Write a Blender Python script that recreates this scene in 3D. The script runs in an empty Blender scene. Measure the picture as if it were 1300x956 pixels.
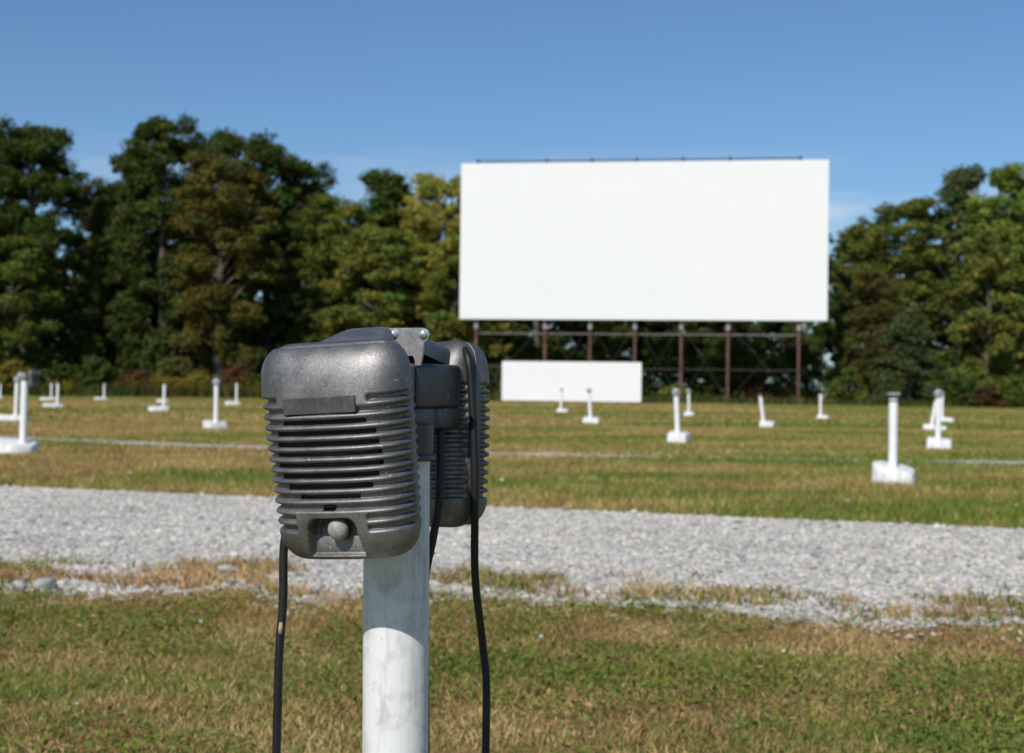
import bpy, bmesh, math, random
import numpy as np
from mathutils import Vector, Matrix, Quaternion

SC = bpy.context.scene
COL = SC.collection
R = math.radians
rng = np.random.default_rng(7)
random.seed(7)

# ------------------------------------------------------------------ camera
EYE = 0.92
cam_d = bpy.data.cameras.new('camera')
cam = bpy.data.objects.new('camera', cam_d)
COL.objects.link(cam)
cam_d.lens = 50.0
cam_d.sensor_width = 36.0
cam_d.clip_start = 0.05
cam_d.clip_end = 6000.0
cam.matrix_world = Matrix.Translation((0, 0, EYE)) @ Matrix.Rotation(R(90.44), 4, 'X') @ Matrix.Rotation(R(0.7), 4, 'Z')
cam_d.dof.use_dof = True
cam_d.dof.focus_distance = 1.40
cam_d.dof.aperture_fstop = 11.0
SC.camera = cam

# ------------------------------------------------------------------ light
SUN_EL, SUN_AZ = 41.0, 205.0            # azimuth clockwise from +Y
to_sun = Vector((math.sin(R(SUN_AZ)) * math.cos(R(SUN_EL)), math.cos(R(SUN_AZ)) * math.cos(R(SUN_EL)), math.sin(R(SUN_EL))))
sun_d = bpy.data.lights.new('sun', 'SUN')
sun_d.energy = 4.2
sun_d.angle = R(0.53)
sun_d.color = (1.0, 0.955, 0.895)
sun = bpy.data.objects.new('sun', sun_d)
sun.rotation_euler = to_sun.to_track_quat('Z', 'Y').to_euler()
sun.location = to_sun * 60
COL.objects.link(sun)

world = bpy.data.worlds.new('World')
SC.world = world
world.use_nodes = True
wn, wl = world.node_tree.nodes, world.node_tree.links
for n in list(wn):
    wn.remove(n)
sky = wn.new('ShaderNodeTexSky')
sky.sky_type = 'NISHITA'
sky.sun_disc = False
sky.sun_elevation = R(SUN_EL)
sky.sun_rotation = R(SUN_AZ)
sky.altitude = 600.0
sky.air_density = 1.0
sky.dust_density = 1.2
sky.ozone_density = 3.5
bgn = wn.new('ShaderNodeBackground')
bgn.inputs['Strength'].default_value = 0.093
wo = wn.new('ShaderNodeOutputWorld')
# thin low cloud wisps near the horizon
tc = wn.new('ShaderNodeTexCoord')
mp = wn.new('ShaderNodeMapping'); mp.inputs['Scale'].default_value = (5.0, 5.0, 26.0); mp.inputs['Location'].default_value = (6, 0, 0)
nz = wn.new('ShaderNodeTexNoise'); nz.inputs['Scale'].default_value = 1.3; nz.inputs['Detail'].default_value = 7.0; nz.inputs['Roughness'].default_value = 0.55
rp = wn.new('ShaderNodeValToRGB'); rp.color_ramp.elements[0].position = 0.46; rp.color_ramp.elements[1].position = 0.72
sx = wn.new('ShaderNodeSeparateXYZ')
band = wn.new('ShaderNodeMapRange'); band.inputs['From Min'].default_value = 0.17; band.inputs['From Max'].default_value = 0.125
mul = wn.new('ShaderNodeMath'); mul.operation = 'MULTIPLY'
mul2 = wn.new('ShaderNodeMath'); mul2.operation = 'MULTIPLY'; mul2.inputs[1].default_value = 0.5
mixc = wn.new('ShaderNodeMixRGB'); mixc.inputs['Color2'].default_value = (8.6, 8.8, 9.2, 1)
wl.new(tc.outputs['Generated'], mp.inputs['Vector']); wl.new(mp.outputs['Vector'], nz.inputs['Vector'])
wl.new(nz.outputs['Fac'], rp.inputs['Fac']); wl.new(tc.outputs['Generated'], sx.inputs['Vector'])
wl.new(sx.outputs['Z'], band.inputs['Value']); wl.new(rp.outputs['Color'], mul.inputs[0]); wl.new(band.outputs['Result'], mul.inputs[1])
wl.new(mul.outputs['Value'], mul2.inputs[0]); wl.new(mul2.outputs['Value'], mixc.inputs['Fac'])
tint = wn.new('ShaderNodeMixRGB'); tint.blend_type = 'MULTIPLY'; tint.inputs['Fac'].default_value = 1.0
tint.inputs['Color2'].default_value = (0.785, 0.98, 1.12, 1)
wl.new(sky.outputs['Color'], tint.inputs['Color1'])
wl.new(tint.outputs['Color'], mixc.inputs['Color1']); wl.new(mixc.outputs['Color'], bgn.inputs['Color'])
wl.new(bgn.outputs['Background'], wo.inputs['Surface'])

SC.view_settings.view_transform = 'Standard'
SC.view_settings.look = 'None'
SC.view_settings.exposure = 0.0
SC.view_settings.gamma = 1.0
SC.view_settings.use_curve_mapping = False

# ------------------------------------------------------------------ helpers
def tag(o, label=None, cat=None, group=None, kind=None):
    if label: o['label'] = label
    if cat: o['category'] = cat
    if group: o['group'] = group
    if kind: o['kind'] = kind
    return o

def empty(name, loc=(0, 0, 0), rot=None, parent=None):
    o = bpy.data.objects.new(name, None)
    COL.objects.link(o)
    o.empty_display_size = 0.1
    o.location = loc
    if rot: o.rotation_euler = rot
    if parent: o.parent = parent
    return o

def link_mesh(name, me, mat, parent=None, loc=None):
    o = bpy.data.objects.new(name, me)
    COL.objects.link(o)
    if mat and not me.materials: me.materials.append(mat)
    if parent: o.parent = parent
    if loc: o.location = loc
    return o

def np_mesh(name, verts, faces, cols=None, smooth=False):
    """verts (n,3), faces (m,k) with constant k; cols (n,3) per vertex"""
    verts = np.ascontiguousarray(verts, dtype=np.float32)
    faces = np.ascontiguousarray(faces, dtype=np.int32)
    me = bpy.data.meshes.new(name)
    m, k = faces.shape
    me.vertices.add(len(verts)); me.vertices.foreach_set('co', verts.ravel())
    me.loops.add(m * k); me.loops.foreach_set('vertex_index', faces.ravel())
    me.polygons.add(m)
    me.polygons.foreach_set('loop_start', np.arange(0, m * k, k, dtype=np.int32))
    if smooth: me.polygons.foreach_set('use_smooth', np.ones(m, dtype=bool))
    if cols is not None:
        a = me.color_attributes.new('Col', 'FLOAT_COLOR', 'POINT')
        c4 = np.ones((len(verts), 4), dtype=np.float32); c4[:, :3] = cols
        a.data.foreach_set('color', c4.ravel())
    me.update(calc_edges=True)
    return me

def bm_mesh(name, bm, smooth=False, angle=None):
    me = bpy.data.meshes.new(name)
    bm.normal_update()
    if smooth:
        for f in bm.faces: f.smooth = True
        if angle:
            for e in bm.edges:
                if len(e.link_faces) == 2 and e.calc_face_angle(0) > R(angle): e.smooth = False
    bm.to_mesh(me); bm.free()
    return me

def bm_box(bm, c, s, rz=0.0, bevel=0.0, seg=2, mtx=None):
    ret = bmesh.ops.create_cube(bm, size=1.0)
    vs = ret['verts']
    bmesh.ops.scale(bm, vec=s, verts=vs)
    if bevel > 0:
        es = list({e for v in vs for e in v.link_edges})
        r = bmesh.ops.bevel(bm, geom=es, offset=bevel, segments=seg, affect='EDGES', profile=0.5)
        vs = list({v for f in r['faces'] for v in f.verts} | {v for v in vs if v.is_valid})
    M = Matrix.Translation(c) @ Matrix.Rotation(rz, 4, 'Z')
    if mtx is not None: M = mtx
    bmesh.ops.transform(bm, matrix=M, verts=vs)
    return vs

def bm_lathe(bm, prof, seg=24, mtx=Matrix.Identity(4), cap=True):
    """prof: list of (r, z)"""
    rings = []
    for r, z in prof:
        rings.append([bm.verts.new(mtx @ Vector((r * math.cos(2 * math.pi * i / seg), r * math.sin(2 * math.pi * i / seg), z))) for i in range(seg)])
    for a, b in zip(rings, rings[1:]):
        for i in range(seg):
            j = (i + 1) % seg
            bm.faces.new((a[i], a[j], b[j], b[i]))
    if cap:
        bm.faces.new(list(reversed(rings[0]))); bm.faces.new(rings[-1])

def bm_tube(bm, pts, rad, seg=8, cap=True):
    pts = [Vector(p) for p in pts]
    rads = rad if isinstance(rad, (list, tuple)) else [rad] * len(pts)
    rings = []
    up = Vector((0.31, 0.94, 0.13)).normalized()
    for i, p in enumerate(pts):
        t = (pts[min(i + 1, len(pts) - 1)] - pts[max(i - 1, 0)]).normalized()
        u = (up - t * up.dot(t))
        if u.length < 1e-4: u = Vector((1, 0, 0)) - t * t.x
        u.normalize(); up = u
        v = t.cross(u)
        rings.append([bm.verts.new(p + (u * math.cos(2 * math.pi * k / seg) + v * math.sin(2 * math.pi * k / seg)) * rads[i]) for k in range(seg)])
    for a, b in zip(rings, rings[1:]):
        for k in range(seg):
            j = (k + 1) % seg
            bm.faces.new((a[k], a[j], b[j], b[k]))
    if cap:
        bm.faces.new(list(reversed(rings[0]))); bm.faces.new(rings[-1])

def spline(pts, n=8):
    """Catmull-Rom through pts"""
    P = [Vector(p) for p in pts]
    P = [P[0] * 2 - P[1]] + P + [P[-1] * 2 - P[-2]]
    out = []
    for i in range(1, len(P) - 2):
        for k in range(n):
            t = k / n
            a, b, c, d = P[i - 1], P[i], P[i + 1], P[i + 2]
            out.append(0.5 * ((2 * b) + (c - a) * t + (2 * a - 5 * b + 4 * c - d) * t * t + (3 * b - a - 3 * c + d) * t ** 3))
    out.append(P[-2])
    return out

def vnoise(x, y, seed=0):
    """2-D value noise in 0..1"""
    xi, yi = np.floor(x).astype(np.int64), np.floor(y).astype(np.int64)
    xf, yf = x - xi, y - yi
    xf = xf * xf * (3 - 2 * xf); yf = yf * yf * (3 - 2 * yf)
    def h(a, b):
        n = (a * 374761393 + b * 668265263 + seed * 974711) & 0xFFFFFFFF
        n = ((n ^ (n >> 13)) * 1274126177) & 0xFFFFFFFF
        return ((n ^ (n >> 16)) & 0xFFFF) / 65535.0
    return (h(xi, yi) * (1 - xf) + h(xi + 1, yi) * xf) * (1 - yf) + (h(xi, yi + 1) * (1 - xf) + h(xi + 1, yi + 1) * xf) * yf

def fbm(x, y, seed=0, octv=4):
    s, a, t = 0, 0.5, 0
    for i in range(octv):
        s = s + a * vnoise(x * 2 ** i, y * 2 ** i, seed + i * 17); t += a; a *= 0.55
    return s / t

# ------------------------------------------------------------------ materials
def mat(name):
    m = bpy.data.materials.new(name); m.use_nodes = True
    nt = m.node_tree
    return m, nt.nodes, nt.links, nt.nodes['Principled BSDF']

def noise(n, l, scale, detail=4, rough=0.55, coord='Object', stretch=None, off=None):
    t = n.new('ShaderNodeTexCoord')
    x = n.new('ShaderNodeTexNoise')
    x.inputs['Scale'].default_value = scale; x.inputs['Detail'].default_value = detail; x.inputs['Roughness'].default_value = rough
    if stretch or off:
        mpn = n.new('ShaderNodeMapping')
        if stretch: mpn.inputs['Scale'].default_value = stretch
        if off: mpn.inputs['Location'].default_value = off
        l.new(t.outputs[coord], mpn.inputs['Vector']); l.new(mpn.outputs['Vector'], x.inputs['Vector'])
    else:
        l.new(t.outputs[coord], x.inputs['Vector'])
    return x

def ramp(n, l, src, stops):
    r = n.new('ShaderNodeValToRGB')
    cr = r.color_ramp
    while len(cr.elements) < len(stops): cr.elements.new(0.5)
    for e, (p, c) in zip(cr.elements, stops):
        e.position = p
        e.color = (c[0], c[1], c[2], 1) if isinstance(c, (tuple, list)) else (c, c, c, 1)
    l.new(src, r.inputs['Fac'])
    return r

def mixrgb(n, l, fac, a, b, mode='MIX'):
    x = n.new('ShaderNodeMixRGB'); x.blend_type = mode
    for sock, v in (('Fac', fac), ('Color1', a), ('Color2', b)):
        if isinstance(v, (int, float)): x.inputs[sock].default_value = v
        elif isinstance(v, tuple): x.inputs[sock].default_value = (v[0], v[1], v[2], 1)
        else: l.new(v, x.inputs[sock])
    return x

def bump(n, l, p, src, strength, dist):
    b = n.new('ShaderNodeBump'); b.inputs['Strength'].default_value = strength; b.inputs['Distance'].default_value = dist
    l.new(src, b.inputs['Height']); l.new(b.outputs['Normal'], p.inputs['Normal'])
    return b

def cast_metal(name, c0, c1, metallic, rough, chip=True):
    m, n, l, p = mat(name)
    a = noise(n, l, 38, 6, 0.62)
    b = noise(n, l, 9, 3, 0.5, off=(3.1, 0, 0))
    mixf = n.new('ShaderNodeMath'); mixf.operation = 'MULTIPLY_ADD'; mixf.inputs[1].default_value = 0.6
    l.new(a.outputs['Fac'], mixf.inputs[0])
    hb = n.new('ShaderNodeMath'); hb.operation = 'MULTIPLY'; hb.inputs[1].default_value = 0.4
    l.new(b.outputs['Fac'], hb.inputs[0]); l.new(hb.outputs[0], mixf.inputs[2])
    r = ramp(n, l, mixf.outputs[0], [(0.32, c0), (0.68, c1)])
    col = r.outputs['Color']
    if chip:
        c = noise(n, l, 150, 2, 0.5, off=(7, 2, 1))
        g = ramp(n, l, c.outputs['Fac'], [(0.69, 0.0), (0.71, 1.0)])
        pm = ramp(n, l, noise(n, l, 14, 2, 0.5, off=(4, 4, 1)).outputs['Fac'], [(0.54, 0.0), (0.62, 1.0)])
        g = mixrgb(n, l, 1.0, g.outputs['Color'], pm.outputs['Color'], 'MULTIPLY')
        col = mixrgb(n, l, g.outputs['Color'], col, (0.52, 0.52, 0.53)).outputs['Color']
        d = noise(n, l, 24, 4, 0.7, off=(1, 9, 4))
        g2 = ramp(n, l, d.outputs['Fac'], [(0.60, 0.0), (0.74, 0.35)])
        col = mixrgb(n, l, g2.outputs['Color'], col, (0.20, 0.165, 0.12)).outputs['Color']
    gr = noise(n, l, 330, 4, 0.7, off=(2, 2, 2))
    grr = ramp(n, l, gr.outputs['Fac'], [(0.30, 0.72), (0.70, 1.25)])
    col = mixrgb(n, l, 1.0, col, grr.outputs['Color'], 'MULTIPLY').outputs['Color']
    l.new(col, p.inputs['Base Color'])
    p.inputs['Metallic'].default_value = metallic
    rr = ramp(n, l, a.outputs['Fac'], [(0.3, rough - 0.07), (0.7, rough + 0.09)])
    l.new(rr.outputs['Color'], p.inputs['Roughness'])
    f = noise(n, l, 420, 4, 0.65)
    mx = mixrgb(n, l, 0.35, f.outputs['Color'], a.outputs['Color'])
    bump(n, l, p, mx.outputs['Color'], 0.45, 0.0011)
    return m

M_SHELL = cast_metal('cast_aluminium', (0.140, 0.134, 0.131), (0.275, 0.266, 0.262), 0.76, 0.52)
M_RIM = cast_metal('rim_metal', (0.07, 0.07, 0.072), (0.115, 0.114, 0.116), 0.4, 0.45, chip=False)
M_BOX = cast_metal('box_metal', (0.062, 0.061, 0.063), (0.115, 0.112, 0.112), 0.6, 0.45)
M_PLATE = cast_metal('bare_zinc_plate', (0.26, 0.26, 0.255), (0.38, 0.375, 0.37), 0.6, 0.42)
M_RIVET = cast_metal('bright_rivet', (0.6, 0.6, 0.6), (0.75, 0.75, 0.75), 0.7, 0.25, chip=False)
M_PLAQUE = cast_metal('plaque_metal', (0.085, 0.083, 0.083), (0.13, 0.127, 0.125), 0.6, 0.42, chip=False)

def plain(name, col, rough=0.5, metallic=0.0, var=0.12, scale=20, bumps=0.0):
    m, n, l, p = mat(name)
    a = noise(n, l, scale, 5, 0.6)
    r = ramp(n, l, a.outputs['Fac'], [(0.3, tuple(c * (1 - var) for c in col)), (0.7, tuple(min(1, c * (1 + var)) for c in col))])
    l.new(r.outputs['Color'], p.inputs['Base Color'])
    p.inputs['Roughness'].default_value = rough
    p.inputs['Metallic'].default_value = metallic
    if bumps: bump(n, l, p, a.outputs['Fac'], bumps, 0.01)
    return m

M_GRILLE = plain('perforated_steel', (0.13, 0.128, 0.127), 0.5, 0.4)
M_BLACK = plain('speaker_cone_black', (0.012, 0.012, 0.012), 0.9)
M_KNOB = plain('weathered_knob', (0.30, 0.275, 0.245), 0.55, 0.0, 0.22, 160, 0.15)
M_CORD = plain('black_rubber_cord', (0.007, 0.007, 0.0075), 0.55, 0.0, 0.2, 60)
M_NICK = plain('bared_cord_core', (0.36, 0.25, 0.19), 0.7)
M_GASKET = plain('black_gasket', (0.015, 0.014, 0.013), 0.8, 0, 0.4, 200, 0.5)

def paint_white(name, base=0.76, dirt=(0.42, 0.39, 0.34), amount=0.5, scale=30):
    m, n, l, p = mat(name)
    a = noise(n, l, scale, 6, 0.65)
    s = noise(n, l, scale * 2.4, 5, 0.6, stretch=(1, 1, 0.12))
    k = noise(n, l, scale * 7, 2, 0.5, off=(5, 5, 5))
    d = ramp(n, l, a.outputs['Fac'], [(0.50, 0.0), (0.80, amount)])
    d2 = ramp(n, l, s.outputs['Fac'], [(0.52, 0.0), (0.78, amount * 0.8)])
    d3 = ramp(n, l, k.outputs['Fac'], [(0.73, 0.0), (0.76, 0.7)])
    c = mixrgb(n, l, d.outputs['Color'], (base, base, base * 0.985), dirt)
    c = mixrgb(n, l, d2.outputs['Color'], c.outputs['Color'], dirt)
    c = mixrgb(n, l, d3.outputs['Color'], c.outputs['Color'], (0.30, 0.28, 0.25))
    l.new(c.outputs['Color'], p.inputs['Base Color'])
    p.inputs['Roughness'].default_value = 0.55
    bump(n, l, p, a.outputs['Fac'], 0.25, 0.002)
    return m

M_POLE = paint_white('white_pole_paint', 0.71, (0.30, 0.295, 0.285), 0.85, 38)
M_POSTW = paint_white('white_post_paint', 0.80, (0.5, 0.47, 0.42), 0.3, 9)
M_BLOCK = paint_white('whitewashed_concrete', 0.70, (0.33, 0.31, 0.27), 0.85, 9)
M_HEAD = plain('grey_head_metal', (0.33, 0.33, 0.345), 0.5, 0.3, 0.3, 30)
M_NECK = plain('dark_neck_metal', (0.05, 0.05, 0.053), 0.6, 0.2, 0.3, 30)
M_SCREEN = plain('white_screen_paint', (0.745, 0.742, 0.738), 0.8, 0.0, 0.012, 0.6)
M_PANEL = plain('white_panel_paint', (0.735, 0.732, 0.728), 0.7, 0.0, 0.02, 0.8)
M_RUST = plain('rusty_steel', (0.115, 0.052, 0.040), 0.75, 0.1, 0.4, 2.2, 0.2)
M_RUSTW = plain('overpainted_steel', (0.27, 0.25, 0.25), 0.7, 0.0, 0.2, 3)
M_BRACE = plain('brown_brace_steel', (0.050, 0.036, 0.031), 0.75, 0.1, 0.4, 3)
M_PIPE = plain('dark_pipe', (0.03, 0.03, 0.035), 0.6, 0.2)
M_BARK = plain('bark', (0.115, 0.095, 0.075), 0.9, 0.0, 0.45, 3, 0.6)
M_ROCK = plain('limestone_rock', (0.34, 0.33, 0.32), 0.85, 0.0, 0.3, 25, 0.5)

def foliage(name, trans=0.35, use_obj=True):
    m, n, l, p = mat(name)
    at = n.new('ShaderNodeAttribute'); at.attribute_name = 'Col'
    col = at.outputs['Color']
    if use_obj:
        oi = n.new('ShaderNodeObjectInfo')
        col = mixrgb(n, l, 1.0, col, oi.outputs['Color'], 'MULTIPLY').outputs['Color']
    l.new(col, p.inputs['Base Color'])
    p.inputs['Roughness'].default_value = 0.65
    p.inputs['Specular IOR Level'].default_value = 0.12
    tr = n.new('ShaderNodeBsdfTranslucent')
    l.new(mixrgb(n, l, 1.0, col, (1.15, 1.1, 0.55), 'MULTIPLY').outputs['Color'], tr.inputs['Color'])
    mx = n.new('ShaderNodeMixShader'); mx.inputs['Fac'].default_value = trans
    out = n['Material Output']
    l.new(p.outputs['BSDF'], mx.inputs[1]); l.new(tr.outputs['BSDF'], mx.inputs[2]); l.new(mx.outputs['Shader'], out.inputs['Surface'])
    return m

M_LEAF = foliage('tree_leaves')
M_BLADE = foliage('grass_blades', 0.3, False)

def vcol_mat(name, rough):
    m, n, l, p = mat(name)
    at = n.new('ShaderNodeAttribute'); at.attribute_name = 'Col'
    k = noise(n, l, 60, 3, 0.6)
    r = ramp(n, l, k.outputs['Fac'], [(0.3, 0.8), (0.7, 1.15)])
    l.new(mixrgb(n, l, 1.0, at.outputs['Color'], r.outputs['Color'], 'MULTIPLY').outputs['Color'], p.inputs['Base Color'])
    p.inputs['Roughness'].default_value = rough
    return m
M_STONE = vcol_mat('crushed_limestone', 0.85)

# ground under the grass: soil and thatch near, mown turf far
m, n, l, p = mat('turf'); M_TURF = m
big = noise(n, l, 0.16, 4, 0.6, stretch=(0.6, 1.0, 1.0))
mid = noise(n, l, 1.1, 5, 0.65, stretch=(0.65, 1.0, 1.0))
fin = noise(n, l, 14.0, 6, 0.7)
g1 = ramp(n, l, big.outputs['Fac'], [(0.34, (0.130, 0.150, 0.040)), (0.52, (0.205, 0.185, 0.060)), (0.68, (0.250, 0.195, 0.080))])
g2 = ramp(n, l, mid.outputs['Fac'], [(0.32, (0.110, 0.135, 0.032)), (0.50, (0.195, 0.175, 0.056)), (0.68, (0.260, 0.195, 0.082))])
g = mixrgb(n, l, 0.5, g1.outputs['Color'], g2.outputs['Color'])
g3 = ramp(n, l, fin.outputs['Fac'], [(0.28, 0.65), (0.72, 1.55)])
gg = mixrgb(n, l, 1.0, g.outputs['Color'], g3.outputs['Color'], 'MULTIPLY')
l.new(gg.outputs['Color'], p.inputs['Base Color']); p.inputs['Roughness'].default_value = 0.95; p.inputs['Specular IOR Level'].default_value = 0.1
bump(n, l, p, fin.outputs['Fac'], 0.7, 0.04)

m, n, l, p = mat('gravel_bed'); M_GRAVEL = m
vo = n.new('ShaderNodeTexVoronoi'); vo.inputs['Scale'].default_value = 38.0
t = n.new('ShaderNodeTexCoord'); l.new(t.outputs['Object'], vo.inputs['Vector'])
v1 = noise(n, l, 5, 6, 0.7)
c1 = ramp(n, l, vo.outputs['Color'], [(0.1, (0.30, 0.295, 0.29)), (0.9, (0.52, 0.515, 0.51))])
c2 = ramp(n, l, v1.outputs['Fac'], [(0.3, 0.75), (0.7, 1.1)])
l.new(mixrgb(n, l, 1.0, c1.outputs['Color'], c2.outputs['Color'], 'MULTIPLY').outputs['Color'], p.inputs['Base Color'])
p.inputs['Roughness'].default_value = 0.9
bump(n, l, p, vo.outputs['Distance'], 0.8, 0.02)

# ------------------------------------------------------------------ ground, lanes
def far_edge(x):  return 10.80 - 0.355 * x
def near_edge(x): return 6.02 - 0.17 * x
def near_rag(x): return near_edge(x) + (fbm(x * 1.6, x * 0 + 3, 3) - 0.5) * 0.55 + (fbm(x * 6.0, x * 0 + 5, 4) - 0.5) * 0.40

def build_ground():
    # fine near, coarse far: rings of a rectangular grid
    xs = np.concatenate([[-2500, -900, -300, -120], np.linspace(-60, 60, 25), [120, 300, 900, 2500]])
    ys = np.concatenate([[-400, -100, -30], np.linspace(-10, 120, 27), [160, 300, 700, 1500, 4500]])
    X, Y = np.meshgrid(xs, ys)
    V = np.stack([X.ravel(), Y.ravel(), np.zeros(X.size)], 1)
    w = len(xs)
    F = [(j * w + i, j * w + i + 1, (j + 1) * w + i + 1, (j + 1) * w + i) for j in range(len(ys) - 1) for i in range(w - 1)]
    o = link_mesh('ground', np_mesh('ground', V, np.array(F)), M_TURF)
    tag(o, 'flat mown field of patchy green and straw coloured turf', 'ground', kind='structure')

def strip(name, near, far, x0, x1, nx, ny, jn, jf, z, seed, label, kind='structure', cat='road'):
    xs = np.linspace(x0, x1, nx)
    n_ = near(xs) + (fbm(xs * 1.6, xs * 0 + 3, seed) - 0.5) * jn
    f_ = far(xs) + (fbm(xs * 1.6, xs * 0 + 9, seed + 5) - 0.5) * jf
    V = []
    for k in range(ny + 1):
        t_ = k / ny
        V.append(np.stack([xs, n_ * (1 - t_) + f_ * t_, np.full(nx, z)], 1))
    V = np.concatenate(V)
    F = [(j * nx + i, j * nx + i + 1, (j + 1) * nx + i + 1, (j + 1) * nx + i) for j in range(ny) for i in range(nx - 1)]
    o = link_mesh(name, np_mesh(name, V, np.array(F)), M_GRAVEL)
    return tag(o, label, cat, kind=kind)

build_ground()
strip('gravel_lane', near_rag, far_edge, -14, 11, 900, 6, 0.0, 0.35, 0.004, 3, 'wide pale gravel lane crossing behind the near speaker post')

def far_lane(x):
    # gentle arc of the next lane, farther off on the left
    return 19.55 - 0.17 * x + 0.006 * x * x + np.where(x < 0, 0.026 * x * x, 0.0)
trk = strip('gravel_track', lambda x: far_lane(x) - 0.60, lambda x: far_lane(x) + 0.60, -24, 16, 500, 2, 0.5, 0.5, 0.004, 21, 'thin pale gravel track across the middle of the field')
trk.data.materials[0] = plain('dusty_track', (0.38, 0.325, 0.25), 0.95, 0.0, 0.25, 9, 0.4)

# ------------------------------------------------------------------ gravel stones
def stones(n_, xr, yfun, size, seed):
    r = np.random.default_rng(seed)
    x = r.uniform(*xr, n_)
    a, b = yfun(x)
    y = a + (b - a) * r.random(n_)
    s = size * r.lognormal(0, 0.38, n_)
    base = np.array([[1, 0, 0], [-1, 0, 0], [0, 1, 0], [0, -1, 0], [0, 0, 1], [0, 0, -0.6], [.62, .6, .45], [-.6, .62, .4]], dtype=float)
    base = base[:5]
    faces = np.array([[0, 2, 4], [2, 1, 4], [1, 3, 4], [3, 0, 4]])
    V = base[None] + r.uniform(-0.38, 0.38, (n_, 5, 3))
    ang = r.uniform(0, 6.28, n_); ca, sa = np.cos(ang), np.sin(ang)
    sc = np.stack([s * r.uniform(0.7, 1.3, n_), s * r.uniform(0.7, 1.2, n_), s * r.uniform(0.35, 0.7, n_)], 1)
    V = V * sc[:, None, :]
    VX = V[:, :, 0] * ca[:, None] - V[:, :, 1] * sa[:, None]
    VY = V[:, :, 0] * sa[:, None] + V[:, :, 1] * ca[:, None]
    V = np.stack([VX + x[:, None], VY + y[:, None], V[:, :, 2] + (s * r.uniform(0.05, 0.40, n_) + 0.004)[:, None]], 2)
    F = faces[None] + (np.arange(n_) * 5)[:, None, None]
    g_ = np.clip(r.normal(0.50, 0.085, n_), 0.16, 0.68)
    dark = r.random(n_) < 0.05
    g_[dark] *= 0.45
    tint = np.stack([g_ * (1.06 + r.normal(0.0, 0.02, n_)), g_ * 0.995, g_ * (0.875 + r.normal(0, 0.02, n_))], 1)
    tint *= (0.80 + 0.40 * fbm(x * 0.7, (y + 0.27 * x) * 1.6, seed + 60))[:, None]
    C = np.repeat(tint, 5, axis=0)
    return V.reshape(-1, 3), F.reshape(-1, 3), C

def edge_ny(x, k):   # noisy edges so stones thin out into the grass
    return (near_rag(x) - 0.10, far_edge(x) + 0.02)
Vs = [stones(200000, (-6.2, 5.2), lambda x: edge_ny(x, 0), 0.0092, 11),
      stones(5000, (-6.2, 5.2), lambda x: (near_rag(x) - 0.05, near_rag(x) + 1.1), 0.0115, 12),
      stones(1500, (-6.2, 5.2), lambda x: (near_rag(x) - 0.40, near_rag(x) + 0.1), 0.0105, 13),
      stones(5000, (-14, 11), lambda x: (far_lane(x) - 0.30, far_lane(x) + 0.30), 0.011, 14)]
off, VV, FF, CC = 0, [], [], []
for v, f, c in Vs:
    VV.append(v); FF.append(f + off); CC.append(c); off += len(v)
o = link_mesh('gravel', np_mesh('gravel', np.concatenate(VV), np.concatenate(FF), np.concatenate(CC)), M_STONE)
tag(o, 'loose pale crushed stone covering the lanes', 'gravel', kind='stuff')

# ------------------------------------------------------------------ grass
def blades(x, y, h, w, col, seed, lean=0.5, seg2=True, flat=None):
    r = np.random.default_rng(seed)
    n_ = len(x)
    a = r.uniform(0, 6.283, n_)
    dx, dy = np.cos(a), np.sin(a)
    b = a + r.uniform(-0.9, 0.9, n_) + 1.5708
    wx, wy = np.cos(b) * w * 0.5, np.sin(b) * w * 0.5
    ln = lean * r.uniform(0.2, 1.4, n_) * h
    z0 = np.full(n_, 0.0)
    base = np.stack([x, y, z0], 1)
    W = np.stack([wx, wy, z0], 1)
    if seg2:
        midp = base + np.stack([dx * ln * 0.35, dy * ln * 0.35, h * 0.62], 1)
        tip = base + np.stack([dx * ln, dy * ln, h * r.uniform(0.75, 1.0, n_)], 1)
        V = np.stack([base - W, base + W, midp + W * 0.8, midp - W * 0.8, tip], 1)
        idx = np.arange(n_)[:, None] * 5
        F = np.concatenate([idx + np.array([[0, 1, 2]]), idx + np.array([[0, 2, 3]]), idx + np.array([[3, 2, 4]])], 0)
        C = np.repeat(col, 5, 0)
    else:
        tip = base + np.stack([dx * ln, dy * ln, h], 1)
        V = np.stack([base - W, base + W, tip], 1)
        F = np.arange(n_)[:, None] * 3 + np.array([[0, 1, 2]])
        C = np.repeat(col, 3, 0)
    return V.reshape(-1, 3), F, C

GREEN = np.array([0.165, 0.215, 0.036]); LUSH = np.array([0.090, 0.160, 0.026]); STRAW = np.array([0.53, 0.380, 0.180])
BROWN = np.array([0.380, 0.230, 0.110]); OLIVE = np.array([0.310, 0.265, 0.078])
def turf_colours(x, y, r, dry=0.0, fx=0.7, fy=1.3):
    n_ = len(x)
    p1 = fbm(x * fx, y * fy, 31) + dry + r.normal(0, 0.13, n_)
    p2 = fbm(x * 3.1, y * 4.0, 57) + r.normal(0, 0.12, n_)
    c = np.where((p1 < 0.46)[:, None], GREEN, np.where((p1 < 0.56)[:, None], OLIVE, np.where((p2 < 0.55)[:, None], BROWN, STRAW)))
    lush = (p2 < 0.36) & (p1 < 0.52)
    c = np.where(lush[:, None], LUSH, c)
    return c * r.uniform(0.72, 1.45, n_)[:, None]

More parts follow.
